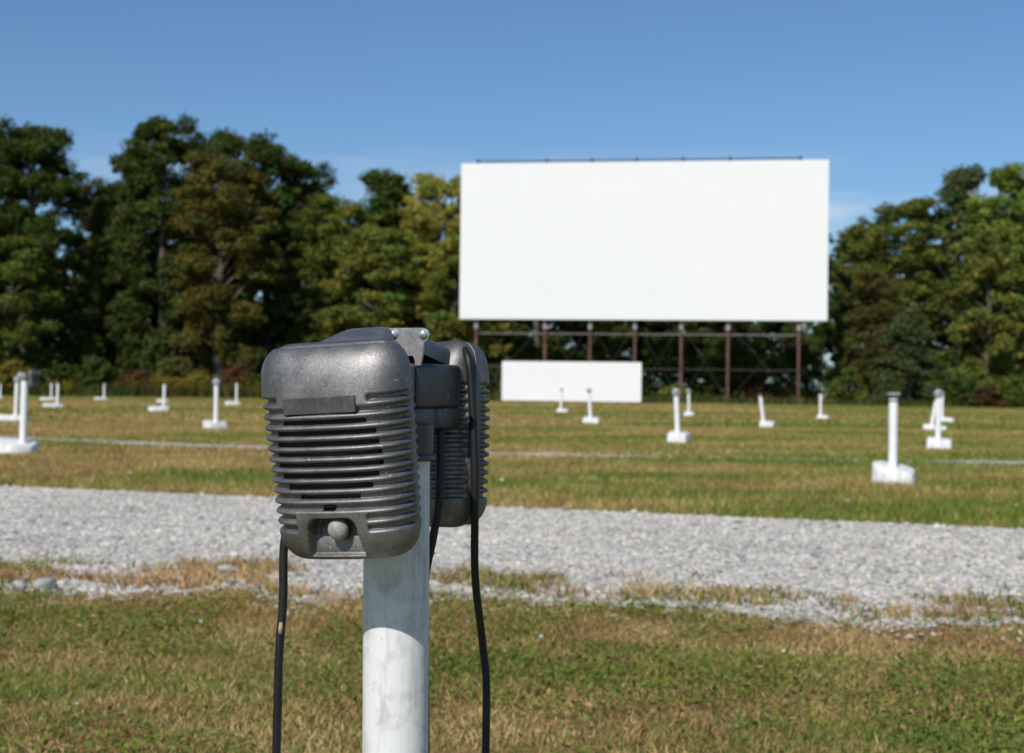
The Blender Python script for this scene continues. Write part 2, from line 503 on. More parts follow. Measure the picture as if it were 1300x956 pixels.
def leaflets(x, y, z, s, col, seed, tilt=0.55):
    """small broad leaves lying near flat: clover, plantain, dandelion"""
    r = np.random.default_rng(seed)
    n_ = len(x)
    a = r.uniform(0, 6.283, n_)
    t_ = r.normal(0, tilt, n_)
    d = np.stack([np.cos(a) * np.cos(t_), np.sin(a) * np.cos(t_), np.abs(np.sin(t_))], 1) * s[:, None]
    q = np.stack([-np.sin(a), np.cos(a), r.normal(0, 0.25, n_)], 1) * (s * 0.42)[:, None]
    b = np.stack([x, y, z], 1)
    V = np.stack([b, b + d * 0.5 + q, b + d, b + d * 0.5 - q], 1).reshape(-1, 3)
    i = np.arange(n_)[:, None] * 4
    F = np.concatenate([i + np.array([[0, 1, 2]]), i + np.array([[0, 2, 3]])], 0)
    return V, F, np.repeat(col, 4, 0)

def join(parts):
    o_, V_, F_, C_ = 0, [], [], []
    for v, f, c in parts:
        V_.append(v); F_.append(f + o_); C_.append(c); o_ += len(v)
    return np.concatenate(V_), np.concatenate(F_), np.concatenate(C_)

def scatter(n_, xr, yr, r, keep):
    x = r.uniform(*xr, n_); y = r.uniform(*yr, n_)
    k = keep(x, y, r)
    return x[k], y[k]

r = np.random.default_rng(101)
def near_keep(x, y, r):
    e = near_rag(x)
    d = e - y
    k1 = r.random(len(x)) < np.clip((d + 0.10) / 0.30, 0, 1) * (0.35 + 0.65 * np.clip((y - 0.4) / 2.6, 0, 1))
    return k1 & (np.abs(x) < 0.6 + y * 0.62)
x, y = scatter(430000, (-4.2, 4.2), (0.4, 6.9), r, near_keep)
h_ = 0.010 + 0.024 * fbm(x * 1.5, y * 1.5, 77) * r.uniform(0.4, 1.5, len(x))
near = [blades(x, y, h_, r.uniform(0.0024, 0.0046, len(x)), turf_colours(x, y, r, 0.045) * np.array([0.98, 0.97, 0.95]), 5, 1.5)]
x, y = scatter(150000, (-4.2, 4.2), (0.4, 6.9), r, lambda x, y, r: near_keep(x, y, r) & (fbm(x * 2.4, y * 2.4, 91) > 0.51))
near.append(leaflets(x, y, r.uniform(0.012, 0.045, len(x)), r.uniform(0.009, 0.020, len(x)), (GREEN * 0.85)[None] * r.uniform(0.6, 1.5, len(x))[:, None], 6))
# weeds rosettes, larger leaves in clusters
cx, cy = scatter(150, (-4, 4), (2.0, 6.6), r, near_keep)
for px_, py_ in zip(cx, cy):
    k = r.integers(10, 26); rad = r.uniform(0.03, 0.12)
    xx = px_ + r.normal(0, rad, k); yy = py_ + r.normal(0, rad, k)
    near.append(leaflets(xx, yy, r.uniform(0.015, 0.05, k), r.uniform(0.012, 0.024, k), np.array([0.155, 0.225, 0.045])[None] * r.uniform(0.6, 1.35, k)[:, None], int(px_ * 1000) % 9999, 0.7))
# dry leaf litter and pale flower heads
x, y = scatter(1500, (-4, 4), (0.8, 6.8), r, near_keep)
near.append(leaflets(x, y, r.uniform(0.02, 0.05, len(x)), r.uniform(0.012, 0.03, len(x)), np.array([0.42, 0.25, 0.13])[None] * r.uniform(0.6, 1.3, len(x))[:, None], 8, 0.3))
x, y = scatter(110, (-4, 4), (2, 6.6), r, near_keep)
near.append(leaflets(x, y, r.uniform(0.035, 0.06, len(x)), r.uniform(0.015, 0.028, len(x)), np.array([0.75, 0.74, 0.70])[None] * r.uniform(0.8, 1.05, len(x))[:, None], 9, 0.3))
# weedy tufts on the near shoulder of the lane
def lane_keep(x, y, r):
    d = y - near_rag(x)
    patch = fbm(x * 2.5, (y + 0.17 * x) * 4.8, 143)
    core = np.exp(-((d - 0.50 - 0.5 * (fbm(x * 0.9, x * 0 + 2, 19) - 0.5)) / 0.30) ** 2) * 0.75 + np.exp(-((d - 0.12) / 0.20) ** 2) * 0.6
    return (d > 0.0) & (d < 1.15) & (patch * 1.0 + core * 0.26 + r.normal(0, 0.03, len(x)) > 0.712)
x, y = scatter(150000, (-6, 5), (4.8, 8.4), r, lane_keep)
h_ = 0.030 + 0.055 * r.random(len(x)) ** 2
near.append(blades(x, y, h_, r.uniform(0.004, 0.008, len(x)), turf_colours(x, y, r, 0.04, 1.6, 2.0) * np.array([1.0, 0.95, 0.95]), 15, 1.3))
o = link_mesh('lawn_grass', np_mesh('lawn_grass', *join(near)), M_BLADE)
tag(o, 'rough short lawn of green clover and brown dry grass at the front', 'grass', kind='stuff')

r = np.random.default_rng(202)
def verge_keep(x, y, r):
    d = y - (far_edge(x) + (fbm(x * 1.6, x * 0 + 9, 8) - 0.5) * 0.35)
    a_ = np.abs(y - far_lane(x))
    return (r.random(len(x)) < np.clip((d + 0.06) / 0.22, 0, 1)) & (a_ > (0.42 + 0.25 * r.random(len(x))) * np.where((x > 2.0) & (x < 5.6), 0.25, 1.0) * (0.55 + 0.9 * fbm(x * 0.9, x * 0 + 1, 66))) & (np.abs(x) < 1.0 + y * 0.46)
def verge_dry(x, y):
    d = y - far_edge(x)
    return 0.11 * np.exp(-(d / 0.55) ** 2) - 0.10 * np.exp(-((d - 2.0) / 1.1) ** 2) + 0.05
x, y = scatter(230000, (-9.5, 8.5), (7, 17.5), r, verge_keep)
h_ = (0.03 + 0.055 * fbm(x * 0.9, y * 0.9, 78)) * r.uniform(0.6, 1.35, len(x))
far = [blades(x, y, h_, r.uniform(0.006, 0.012, len(x)), turf_colours(x, y, r, verge_dry(x, y), 0.45, 0.8) * np.array([0.95, 1.0, 0.9]), 25, 0.7, False)]
x, y = scatter(330000, (-16, 15), (16.5, 34), r, verge_keep)
h_ = (0.03 + 0.05 * fbm(x * 0.6, y * 0.6, 79)) * r.uniform(0.6, 1.3, len(x))
far.append(blades(x, y, h_, r.uniform(0.010, 0.020, len(x)), turf_colours(x, y, r, 0.025, 0.26, 0.45) * np.array([0.95, 1.0, 0.9]), 26, 0.7, False))
x, y = scatter(330000, (-42, 42), (33, 92), r, lambda x, y, r: (np.abs(x) < 3 + y * 0.46))
h_ = (0.03 + 0.06 * fbm(x * 0.3, y * 0.3, 80)) * r.uniform(0.6, 1.3, len(x))
far.append(blades(x, y, h_, r.uniform(0.03, 0.06, len(x)), turf_colours(x, y, r, 0.015, 0.11, 0.22) * np.array([0.95, 1.0, 0.9]), 27, 0.9, False))
x, y = scatter(130, (-9, 8), (9.5, 16), r, verge_keep)
far.append(leaflets(x, y, r.uniform(0.05, 0.08, len(x)), r.uniform(0.02, 0.045, len(x)), np.array([0.75, 0.74, 0.70])[None] * r.uniform(0.8, 1.05, len(x))[:, None], 29, 0.3))
o = link_mesh('field_grass', np_mesh('field_grass', *join(far)), M_BLADE)
tag(o, 'mown green and tan grass of the field beyond the gravel lane', 'grass', kind='stuff')

# a few loose rocks on the near shoulder
def rock(x, y, s, seed, label):
    rr = random.Random(seed)
    bm = bmesh.new()
    bmesh.ops.create_icosphere(bm, subdivisions=2, radius=1.0)
    for v in bm.verts:
        k = 1 + rr.uniform(-0.16, 0.16)
        v.co = Vector((v.co.x * s * k, v.co.y * s * 0.8 * k, max(v.co.z, -0.4) * s * 0.55 * k))
    o = link_mesh('rock', bm_mesh('rock', bm), M_ROCK, loc=(x, y, 0.02 + s * 0.12))
    o.rotation_euler = (rr.uniform(-.2, .2), rr.uniform(-.2, .2), rr.uniform(0, 6))
    tag(o, label, 'rock', 'loose rocks at the gravel edge')
rock(-2.03, 6.24, 0.062, 1, 'grey angular rock at the left end of the gravel edge')
rock(-2.16, 6.28, 0.035, 2, 'small flat pale rock just left of the grey angular rock')
rock(-1.36, 6.86, 0.048, 3, 'dark grey rock on the gravel left of the hanging cord')
rock(1.20, 6.30, 0.030, 4, 'pale rock in the weeds on the gravel right of the near post')

# ------------------------------------------------------------------ speaker posts in the field
def outline_block(pts, h, name='concrete_base', seed=0, bev=0.034, slope=(-0.06, 0.16)):
    rr = random.Random(seed)
    bm = bmesh.new()
    top = [bm.verts.new((x_, y_, h + slope[0] * x_ + slope[1] * y_ + rr.uniform(-0.020, 0.014))) for x_, y_ in pts]
    bot = [bm.verts.new((x_ * 1.05, y_ * 1.05, -0.06)) for x_, y_ in pts]
    k = len(pts)
    bm.faces.new(top); bm.faces.new(list(reversed(bot)))
    for i in range(k):
        j = (i + 1) % k
        bm.faces.new((bot[i], bot[j], top[j], top[i]))
    bmesh.ops.recalc_face_normals(bm, faces=bm.faces)
    es = [e for e in bm.edges if max(v.co.z for v in e.verts) > 0]
    bmesh.ops.bevel(bm, geom=es, offset=bev, segments=3, affect='EDGES', profile=0.5)
    for v in bm.verts: v.co += Vector((rr.uniform(-1, 1), rr.uniform(-1, 1), rr.uniform(-1, 1))) * 0.006
    return bm_mesh(name, bm, True, 40)

def rot2(pts, a, cx=0, cy=0):
    c, s = math.cos(a), math.sin(a)
    return [(x_ * c - y_ * s + cx, x_ * s + y_ * c + cy) for x_, y_ in pts]

def bar(L, W, a, shift):    # long block, pole stands 'shift' from its middle
    return rot2([(-L / 2 + shift, -W / 2), (L / 2 + shift, -W / 2), (L / 2 + shift, W / 2), (-L / 2 + shift, W / 2)], a)

def head_round(parent, z, rad=0.072):
    bm = bmesh.new()
    M = Matrix.Translation((0, 0.0, z + rad)) @ Matrix.Rotation(R(90), 4, 'X')
    bm_lathe(bm, [(rad * 0.70, -0.05), (rad * 0.93, -0.044), (rad, -0.032), (rad, 0.03), (rad * 0.92, 0.044), (rad * 0.72, 0.05)], 20, M)
    hd = link_mesh('junction_box', bm_mesh('junction_box', bm, True, 40), M_HEAD, parent)
    bm = bmesh.new()
    bm_lathe(bm, [(0.016, 0.0), (0.016, 0.008), (0.009, 0.012)], 8, Matrix.Translation((0.012, -0.05, z + rad * 1.15)) @ Matrix.Rotation(R(90), 4, 'X'))
    link_mesh('bolt', bm_mesh('bolt', bm, True, 40), M_NECK, hd)
    bm = bmesh.new(); bm_lathe(bm, [(0.036, z - 0.03), (0.036, z + 0.012)], 14)
    link_mesh('neck', bm_mesh('neck', bm, True, 40), M_NECK, parent)

def head_flat(parent, z, w=0.105):
    bm = bmesh.new(); bm_lathe(bm, [(0.048, z - 0.03), (0.05, z - 0.02), (0.036, z - 0.006), (0.034, z + 0.03)], 16)
    link_mesh('neck', bm_mesh('neck', bm, True, 40), M_NECK, parent)
    bm = bmesh.new(); bm_box(bm, (0, 0, z + 0.045), (w, w * 0.9, 0.032), 0.25, 0.007)
    link_mesh('cap_plate', bm_mesh('cap_plate', bm, True, 40), M_HEAD, parent)

def head_small(parent, z):
    bm = bmesh.new(); bm_lathe(bm, [(0.050, z - 0.015), (0.056, z), (0.056, z + 0.035), (0.046, z + 0.055)], 14)
    link_mesh('cap', bm_mesh('cap', bm, True, 40), M_NECK, parent)

GROUP = 'white speaker posts in rows across the field'
def field_post(x_, y_, top, head, block, bh, label, lean=(0, 0), seed=0):
    t_ = tag(empty('speaker_post', (x_, y_, 0)), label, 'post', GROUP)
    link_mesh('concrete_base', outline_block(block, bh, seed=seed, slope=(-0.10, 0.24) if block is PENT else (-0.06, 0.16)), M_BLOCK, t_)
    bm = bmesh.new()
    bm_lathe(bm, [(0.044, 0.0), (0.044, top)], 18)
    q = link_mesh('pole', bm_mesh('pole', bm, True, 40), M_POSTW, t_)
    before = set(t_.children)
    if head: head(t_, top)
    if lean != (0, 0):
        for ch in [q] + [c for c in t_.children if c not in before]:
            ch.rotation_euler = (lean[1], lean[0], 0)
    return t_

LB = lambda L=0.62, W=0.26, a=0.42, s=-0.16: bar(L, W, a, s)        # near end on the left
RB = lambda L=0.50, W=0.24, a=-0.40, s=0.08: bar(L, W, a, s)        # near end on the right
SQ = lambda L=0.34, W=0.30, a=-0.35, s=0.01: bar(L, W, a, s)
PENT = [(-0.205, -0.01), (-0.18, 0.11), (-0.06, 0.18), (0.12, 0.17), (0.205, 0.08), (0.215, -0.04), (0.125, -0.22), (0.03, -0.185), (-0.13, -0.115)]
post_a = field_post(-6.04, 17.6, 0.93, None, rot2([(-0.46, -0.02), (-0.36, -0.16), (-0.06, -0.24), (0.14, -0.10), (0.17, 0.08), (0.05, 0.22), (-0.40, 0.20)], 0.0), 0.17,
    'white post carrying a hanging grey speaker on a broad round concrete base, leftmost near post', (0.012, 0), 1)
field_post(-11.26, 32.3, 0.88, head_round, bar(0.72, 0.26, 0.10, -0.08), 0.15, 'white post just behind the post with the hanging speaker, on a long low block', (0.03, 0), 2)
field_post(-22.3, 68.9, 0.86, head_small, LB(0.70), 0.15, 'farther and shorter of the two white posts left beside each other before the yellow weeds', (0, 0), 3)
field_post(-16.1, 50.4, 0.88, head_small, LB(0.64), 0.16, 'nearer and taller of the two white posts left beside each other before the yellow weeds', (0.02, 0), 4)
field_post(-20.9, 72.9, 0.87, head_small, LB(0.60), 0.14, 'lone far white post whose base block points left, between the weeds and dark trees', (0.01, 0), 5)
field_post(-11.2, 45.8, 0.90, head_small, LB(0.62), 0.17, 'white dark capped post on a long block, with another base block showing behind it', (0.015, 0), 6)
field_post(-16.3, 66.8, 0.80, None, bar(0.5, 0.24, 0.3, -0.1), 0.16, 'far white post hidden behind the dark capped post, only its block showing at left', (0, 0), 7)
field_post(-5.92, 28.5, 0.88, head_round, SQ(0.40, 0.30, 0.62, -0.02), 0.17, 'white post with round grey head on a square block, next left of the big speaker', (0, 0), 8)
field_post(-11.8, 61.0, 0.97, head_small, LB(0.60), 0.17, 'far white post on a small block, right behind the round headed left post', (0, 0), 9)
field_post(-26.1, 72.6, 0.80, head_small, LB(0.5), 0.15, 'far white post cut by the left edge of the picture', (0, 0), 10)
field_post(1.84, 53.3, 0.80, lambda p_, z: head_round(p_, z, 0.06), RB(0.42), 0.14, 'small far post in front of the low white panel, left one of the two there', (0.03, 0), 11)
field_post(2.08, 37.25, 0.80, lambda p_, z: head_round(p_, z, 0.068), SQ(0.42, 0.3, -0.2), 0.16, 'white leaning post with round head before the low white panel, right one of the two', (-0.07, 0), 12)
field_post(2.85, 24.3, 0.80, head_round, SQ(0.33, 0.28, -0.42), 0.19, 'white post with large round grey head on square block before the screen legs', (-0.05, 0), 13)
field_post(6.06, 48.6, 0.78, lambda p_, z: head_round(p_, z, 0.082), SQ(0.34, 0.26), 0.14, 'smaller white post just right behind the large round headed post', (-0.02, 0), 14)
field_post(6.27, 35.3, 0.80, head_small, RB(0.34, 0.26), 0.17, 'white post leaning to the left on its block, between the last two screen legs', (-0.13, 0), 15)
field_post(10.25, 47.2, 0.84, head_small, RB(0.36, 0.24), 0.14, 'far slim white post just right of the last rusty screen leg', (0, 0), 16)
field_post(3.79, 14.12, 0.855, head_flat, PENT, 0.185, 'tall near white post with flat square cap on a chunky pointed concrete base', (0, 0), 17)
field_post(6.90, 23.0, 0.83, head_round, RB(0.38, 0.30, -0.35, 0.02), 0.19, 'front one of the three clustered posts at right, round head and thick block', (0.0, 0), 18)
field_post(10.02, 34.0, 0.72, None, RB(0.54, 0.22, -0.35, 0.10), 0.15, 'slanting white post without a head behind the front one of the right cluster', (0.17, 0), 19)
field_post(13.47, 44.5, 0.83, lambda p_, z: head_round(p_, z, 0.065), RB(0.50, 0.24, -0.4, 0.1), 0.15, 'farthest post of the right hand cluster, its base block poking out to the right', (0, 0), 20)

# ------------------------------------------------------------------ the cinema screen
sL, sR = Vector((-3.56, 95.5, 0)), Vector((20.36, 92.0, 0))
sdir = (sR - sL).normalized(); snorm = Vector((sdir.y, -sdir.x, 0))       # toward the camera
SW = (sR - sL).length
s_ang = math.atan2(sdir.y, sdir.x)
SB, ST = 5.46, 15.90
scr = tag(empty('cinema_screen', sL, (0, 0, s_ang)), 'huge blank white cinema screen standing on rusty steel legs at the tree line', 'screen')
bm = bmesh.new(); bm_box(bm, (SW / 2, 0, (SB + ST) / 2), (SW, 0.30, ST - SB), 0, 0.03)
link_mesh('screen_panel', bm_mesh('screen_panel', bm), M_SCREEN, scr)
cols = [(604, 0), (692, 0), (750, 0), (808, 0), (868, 0), (929, 0), (1020, 0)]
cu = [1.08, 5.74, 8.76, 11.74, 14.78, 17.83, 22.38]
for u in cu:
    bm = bmesh.new(); bm_box(bm, (u, 0.33, (SB - 0.55) / 2 - 0.1), (0.17, 0.20, SB - 0.55 + 0.2), 0, 0.0)
    bm_box(bm, (u, 0.33, SB - 0.55 + (ST - SB) / 2 + 0.30), (0.20, 0.23, ST - SB + 0.74), 0, 0.0)
    c_ = link_mesh('steel_leg', bm_mesh('steel_leg', bm), M_RUST, scr)
    bm = bmesh.new(); bm_box(bm, (u, 0.33, SB - 0.30), (0.25, 0.28, 0.60), 0, 0.0)
    link_mesh('leg_collar', bm_mesh('leg_collar', bm), M_RUSTW, c_)
    bm = bmesh.new(); bm_box(bm, (u, 0.33, ST + 0.20), (0.16, 0.2, 0.26), 0, 0.0)
    link_mesh('top_bracket', bm_mesh('top_bracket', bm), M_PIPE, c_)
bm = bmesh.new(); bm_tube(bm, [(cu[0] - 0.1, 0.22, ST + 0.17), (cu[-1] + 0.1, 0.22, ST + 0.17)], 0.05)
link_mesh('top_pipe', bm_mesh('top_pipe', bm), M_PIPE, scr)
for zz, rad in ((4.55, 0.045), (2.25, 0.03)):
    bm = bmesh.new(); bm_box(bm, ((cu[0] + cu[-1]) / 2, 0.50, zz), (cu[-1] - cu[0], rad * 1.4, rad * 2), 0, 0)
    o = link_mesh('girt', bm_mesh('girt', bm), M_BRACE if zz < 3 else plain('girt_steel', (0.15, 0.125, 0.115), 0.7, 0.1, 0.3, 3), scr)
for a_, b_ in zip(cu, cu[1:]):
    for (z0, z1) in ((0.2, 5.3), (5.3, 0.2)):
        bm = bmesh.new(); bm_tube(bm, [(a_, 0.62 if z0 < 1 else 0.70, z0), (b_, 0.62 if z0 < 1 else 0.70, z1)], 0.015, 6)
        link_mesh('brace', bm_mesh('brace', bm), M_BRACE, scr)

# low white panel in front of the legs
pl = tag(empty('low_panel', (-0.62, 88.6, 0), (0, 0, s_ang)), 'long low blank white panel on the grass under the left half of the cinema screen', 'panel')
bm = bmesh.new(); bm_box(bm, (4.33, 0, 1.33), (8.66, 0.14, 2.44), 0, 0.0)
es = [e for e in bm.edges if abs(e.verts[0].co.y - e.verts[1].co.y) > 0.1]
bmesh.ops.bevel(bm, geom=es, offset=0.07, segments=4, affect='EDGES', profile=0.5)
link_mesh('panel_board', bm_mesh('panel_board', bm, False), M_PANEL, pl)
bm = bmesh.new(); bm_box(bm, (4.33, 0.04, 2.575), (8.2, 0.16, 0.035), 0, 0)
link_mesh('top_trim', bm_mesh('top_trim', bm), M_PIPE, pl)
for u in (0.6, 3.1, 5.6, 8.1):
    bm = bmesh.new(); bm_box(bm, (u, 0.15, 1.15), (0.12, 0.14, 2.7), 0, 0)
    link_mesh('support', bm_mesh('support', bm), M_RUST, pl)

# ------------------------------------------------------------------ trees
def leaf_cloud(cents, rads, per, size, r, up=0.5, tone=0.3):
    n_ = len(cents)
    per = np.full(n_, per) if np.isscalar(per) else per
    idx = np.repeat(np.arange(n_), per)
    N = len(idx)
    d = r.normal(0, 1, (N, 3)); d /= np.linalg.norm(d, axis=1)[:, None]
    rr = r.random(N) ** 0.45
    P = cents[idx] + d * (rads[idx] * rr)[:, None] * np.array([1.0, 1.0, 0.72])
    nrm = d * 0.55 + r.normal(0, 0.55, (N, 3)) + np.array([0, 0, up]); nrm /= np.linalg.norm(nrm, axis=1)[:, None]
    t_ = r.normal(0, 1, (N, 3)); u_ = np.cross(nrm, t_); u_ /= np.linalg.norm(u_, axis=1)[:, None]
    v_ = np.cross(nrm, u_)
    s = size * r.uniform(0.6, 1.4, N)
    u_ = u_ * s[:, None]; v_ = v_ * (s * 0.62)[:, None]
    V = np.stack([P - u_, P + v_ * 0.9 - u_ * 0.1, P + u_, P - v_ * 0.9 - u_ * 0.1], 1).reshape(-1, 3)
    F = np.arange(N)[:, None] * 4 + np.array([[0, 1, 2, 3]])
    ct = r.uniform(1 - tone, 1 + tone, n_)[idx] * r.uniform(0.7, 1.3, N)
    hue = r.normal(0, 0.15, n_)[idx] + r.normal(0, 0.08, N)
    C = np.stack([ct * (1 + hue), ct, ct * (1 - hue * 0.4)], 1)
    return V, F, np.repeat(C, 4, 0)

def limb(bm, a, b, r0, r1, rr, sag=0.3, seg=6):
    a, b = Vector(a), Vector(b)
    k = [a]
    for t_ in (0.33, 0.66):
        q = a.lerp(b, t_); L = (b - a).length
        k.append(q + Vector((rr.uniform(-.08, .08) * L, rr.uniform(-.08, .08) * L, sag * L * 0.12)))
    k.append(b)
    bm_tube(bm, k, [r0, r0 * 0.7 + r1 * 0.3, r0 * 0.35 + r1 * 0.65, r1], seg)

def tree_proto(seed, h, w, base, lobes, per_lobe, leaf, shape='round', per=52):
    r = np.random.default_rng(seed); rr = random.Random(seed)
    bm = bmesh.new()
    tr = 0.16 + h * 0.010
    pts = [Vector((0, 0, -0.2))]
    for t_ in (0.2, 0.4, 0.6, 0.78, 0.9):
        pts.append(Vector((rr.uniform(-.25, .25), rr.uniform(-.25, .25), h * t_)))
    bm_tube(bm, pts, [tr * 1.25, tr, tr * 0.8, tr * 0.55, tr * 0.33, tr * 0.14], 8)
    cents, rads = [], []
    for i in range(lobes):
        t_ = (i + 0.5) / lobes + rr.uniform(-0.04, 0.04)
        z = base + (h - base) * min(0.95, max(0.02, t_ ** 0.9))
        q = (z - base) / (h - base)
        if shape == 'round': env = math.sin(math.pi * (0.14 + 0.80 * q)) ** 0.75
        elif shape == 'cone': env = (1 - q) ** 0.75 * 0.95 + 0.12
        elif shape == 'spire': env = 0.55 + 0.45 * math.sin(math.pi * min(1, q * 1.1)) if q < 0.7 else max(0.25, 1.5 * (1 - q) + 0.2)
        else: env = min(1.0, 0.55 + 0.8 * q) * (1 if q < 0.75 else max(0.3, 1 - (q - 0.75) * 2.6))
        ang = i * 2.399 + rr.uniform(-0.5, 0.5)
        rad = w / 2 * env * rr.uniform(0.42, 0.78)
        c = Vector((math.cos(ang) * rad, math.sin(ang) * rad, z))
        lr = w * rr.uniform(0.14, 0.22) * (0.6 + 0.5 * env)
        st = pts[max(1, min(4, int(q * 4) + 1))]
        limb(bm, (st.x, st.y, max(1.2, z - rad * rr.uniform(0.5, 0.9) - 0.6)), c, tr * 0.32, 0.03, rr)
        k = per_lobe
        d = r.normal(0, 1, (k, 3)); d /= np.linalg.norm(d, axis=1)[:, None]
        d[:, 2] = d[:, 2] * 0.75 + 0.12
        cc = np.array(c)[None] + d * (lr * r.uniform(0.45, 1.05, k))[:, None]
        cents.append(cc); rads.append(r.uniform(0.32, 0.78, k) * (w / 7) ** 0.5)
        for j in range(3):
            limb(bm, c, cc[j], 0.045, 0.012, rr, 0.1, 5)
    cents = np.concatenate(cents); rads = np.concatenate(rads)
    cents[:, 2] = np.maximum(cents[:, 2], 0.6)
    V, F, C = leaf_cloud(cents, rads, per, leaf, r)
    return bm_mesh('trunk', bm, True), np_mesh('crown', V, F, C), h, w

PROTO = {
    'oak':    tree_proto(1, 19, 8.0, 1.4, 38, 17, 0.122, 'round', 84),
    'maple':  tree_proto(2, 18, 7.4, 1.2, 36, 17, 0.118, 'vase', 84),
    'elm':    tree_proto(3, 17, 6.6, 1.8, 32, 16, 0.115, 'round', 78),
    'poplar': tree_proto(4, 17, 4.6, 3.0, 36, 14, 0.105, 'spire', 72),
    'young':  tree_proto(5, 11, 5.2, 0.6, 26, 15, 0.108, 'round', 76),
    'cedar':  tree_proto(6, 8, 4.6, 0.5, 24, 14, 0.095, 'cone', 72),
}
for k_ in PROTO:
    for me_, mt in ((PROTO[k_][0], M_BARK), (PROTO[k_][1], M_LEAF)): me_.materials.append(mt)

def tree(kind, x_, y_, h, w, colr, label, rz, name='tree', group='trees of the wood along the back of the field'):
    tm, cm, ph, pw = PROTO[kind]
    t_ = tag(empty(name, (x_, y_, 0), (0, 0, rz)), label, 'tree', group)
    t_.scale = (w / pw, w / pw, h / ph)
    a = link_mesh('trunk', tm, None, t_)
    b = link_mesh('crown', cm, None, t_)
    b.color = (*colr, 1)
    return t_

DG = (0.066, 0.096, 0.019); MG = (0.108, 0.145, 0.028); OL = (0.155, 0.180, 0.036); OR = (0.140, 0.130, 0.029)
YG = (0.380, 0.370, 0.070); BG = (0.185, 0.240, 0.042); GG = (0.120, 0.155, 0.055); BR = (0.135, 0.130, 0.036); DD = (0.034, 0.048, 0.017)
TREES = [
 ('oak', -40.0, 104, 19.6, 11.5, DG, 'dark green broad tree at the left edge of the picture, partly cut off'),
 ('oak', -34.3, 101, 19.3, 9.2, DG, 'tall dark green tree second from the left edge, rounded top'),
 ('young', -33.6, 95, 10.5, 7.0, MG, 'lower mid green tree in front of the tall dark tree at far left'),
 ('elm', -33.0, 113, 16.8, 5.6, BR, 'brownish thin tree in the gap right of the far left dark trees'),
 ('elm', -29.6, 106, 14.8, 6.2, OL, 'olive brown tree of middle height, left of the highest tree'),
 ('maple', -27.9, 105, 17.6, 6.6, DG, 'dark green tree on the left shoulder of the highest tree'),
 ('oak', -25.1, 102, 19.9, 8.2, DG, 'highest dark green tree of the whole wood, left of the orange tinged tree'),
 ('maple', -22.4, 108, 20.0, 7.4, DG, 'dark green tree directly right behind the highest tree'),
 ('maple', -20.2, 98, 16.6, 8.2, OR, 'orange and olive autumn tinged tree in front of the highest dark trees'),
 ('oak', -18.0, 104, 18.9, 8.4, DG, 'broad dark green tree right behind the orange tinged tree'),
 ('oak', -15.9, 107, 17.6, 6.6, DG, 'dark green tree whose right slope falls to the lower olive trees'),
 ('elm', -15.2, 103, 13.6, 5.4, MG, 'mid green tree under the right slope of the dark group'),
 ('maple', -12.5, 103, 14.4, 7.2, OL, 'olive green tree above the big speaker, left of the pointed dark tree'),
 ('poplar', -9.6, 108, 17.3, 7.4, MG, 'pointed dark green tree between the olive tree and the yellow green tree'),
 ('young', -9.7, 99, 12.0, 7.6, OL, 'bushy olive tree right above the hanging speakers'),
 ('maple', -5.7, 106, 16.6, 6.8, YG, 'yellow green tree touching the left edge of the cinema screen'),
 ('elm', -2.8, 109, 15.0, 6.0, YG, 'yellow green tree half hidden behind the left end of the cinema screen'),
 ('young', -4.1, 99, 10.0, 5.8, OL, 'lower olive tree under the left corner of the cinema screen'),
 ('oak', 1.9, 112, 15.0, 7.6, DG, 'dark tree behind the screen, seen left of the low white panel supports'),
 ('maple', 7.0, 114, 15.0, 7.6, DG, 'dark tree behind the screen legs above the low white panel'),
 ('elm', 12.4, 114, 14.5, 6.8, DG, 'dark tree behind the middle screen legs'),
 ('oak', 17.6, 113, 14.8, 7.2, DG, 'dark tree behind the screen, right of the sky gap between the legs'),
 ('elm', 22.4, 108, 14.8, 4.4, DG, 'dark tree behind the right end of the screen, its edge peeping out'),
 ('elm', 27.6, 113, 14.6, 5.2, OL, 'thin olive tree next to the right edge of the screen'),
 ('maple', 28.9, 104, 14.8, 7.6, OL, 'olive brown broad tree right of the screen behind the grey green cedar'),
 ('elm', 25.2, 99, 9.4, 4.6, BR, 'small brownish tree by the sky gap at the right edge of the screen'),
 ('poplar', 32.7, 104, 17.5, 6.2, GG, 'slender spire shaped tree standing above the olive trees at right'),
 ('maple', 34.9, 99, 16.5, 7.0, BG, 'bright green tree near the right edge of the picture'),
 ('oak', 39.0, 103, 16.7, 7.8, MG, 'green tree cut by the right edge of the picture'),
 ('young', 31.9, 96, 12.4, 5.8, OL, 'olive tree in front of the slender spire shaped tree'),
 ('cedar', 25.9, 93, 6.2, 5.2, GG, 'low grey green cedar with drooping boughs right of the screen'),
]
for i, (k_, x_, y_, h, w, c_, lab) in enumerate(TREES):
    v = 0.9 + 0.2 * ((i * 7) % 5) / 4
    tree(k_, x_, y_, h, w, tuple(q * v for q in c_), lab, i * 1.7)

r_ = random.Random(77)
for i in range(20):
    fx = -46 + i * 4.75
    kind = ('young', 'elm', 'oak', 'maple')[i % 4]
    hh = (11.0 if 18 < fx < 30 else 13.0) + r_.uniform(-1.5, 1.5)
    if 23.5 < fx < 27.5: continue
    tree(kind, fx + r_.uniform(-1, 1), 118 + r_.uniform(-2, 3), hh, 8.2, tuple(q * r_.uniform(0.85, 1.1) for q in DG), 'dark tree of the back row of the wood, mostly hidden by the nearer trees', r_.uniform(0, 6), group='back row trees of the wood')

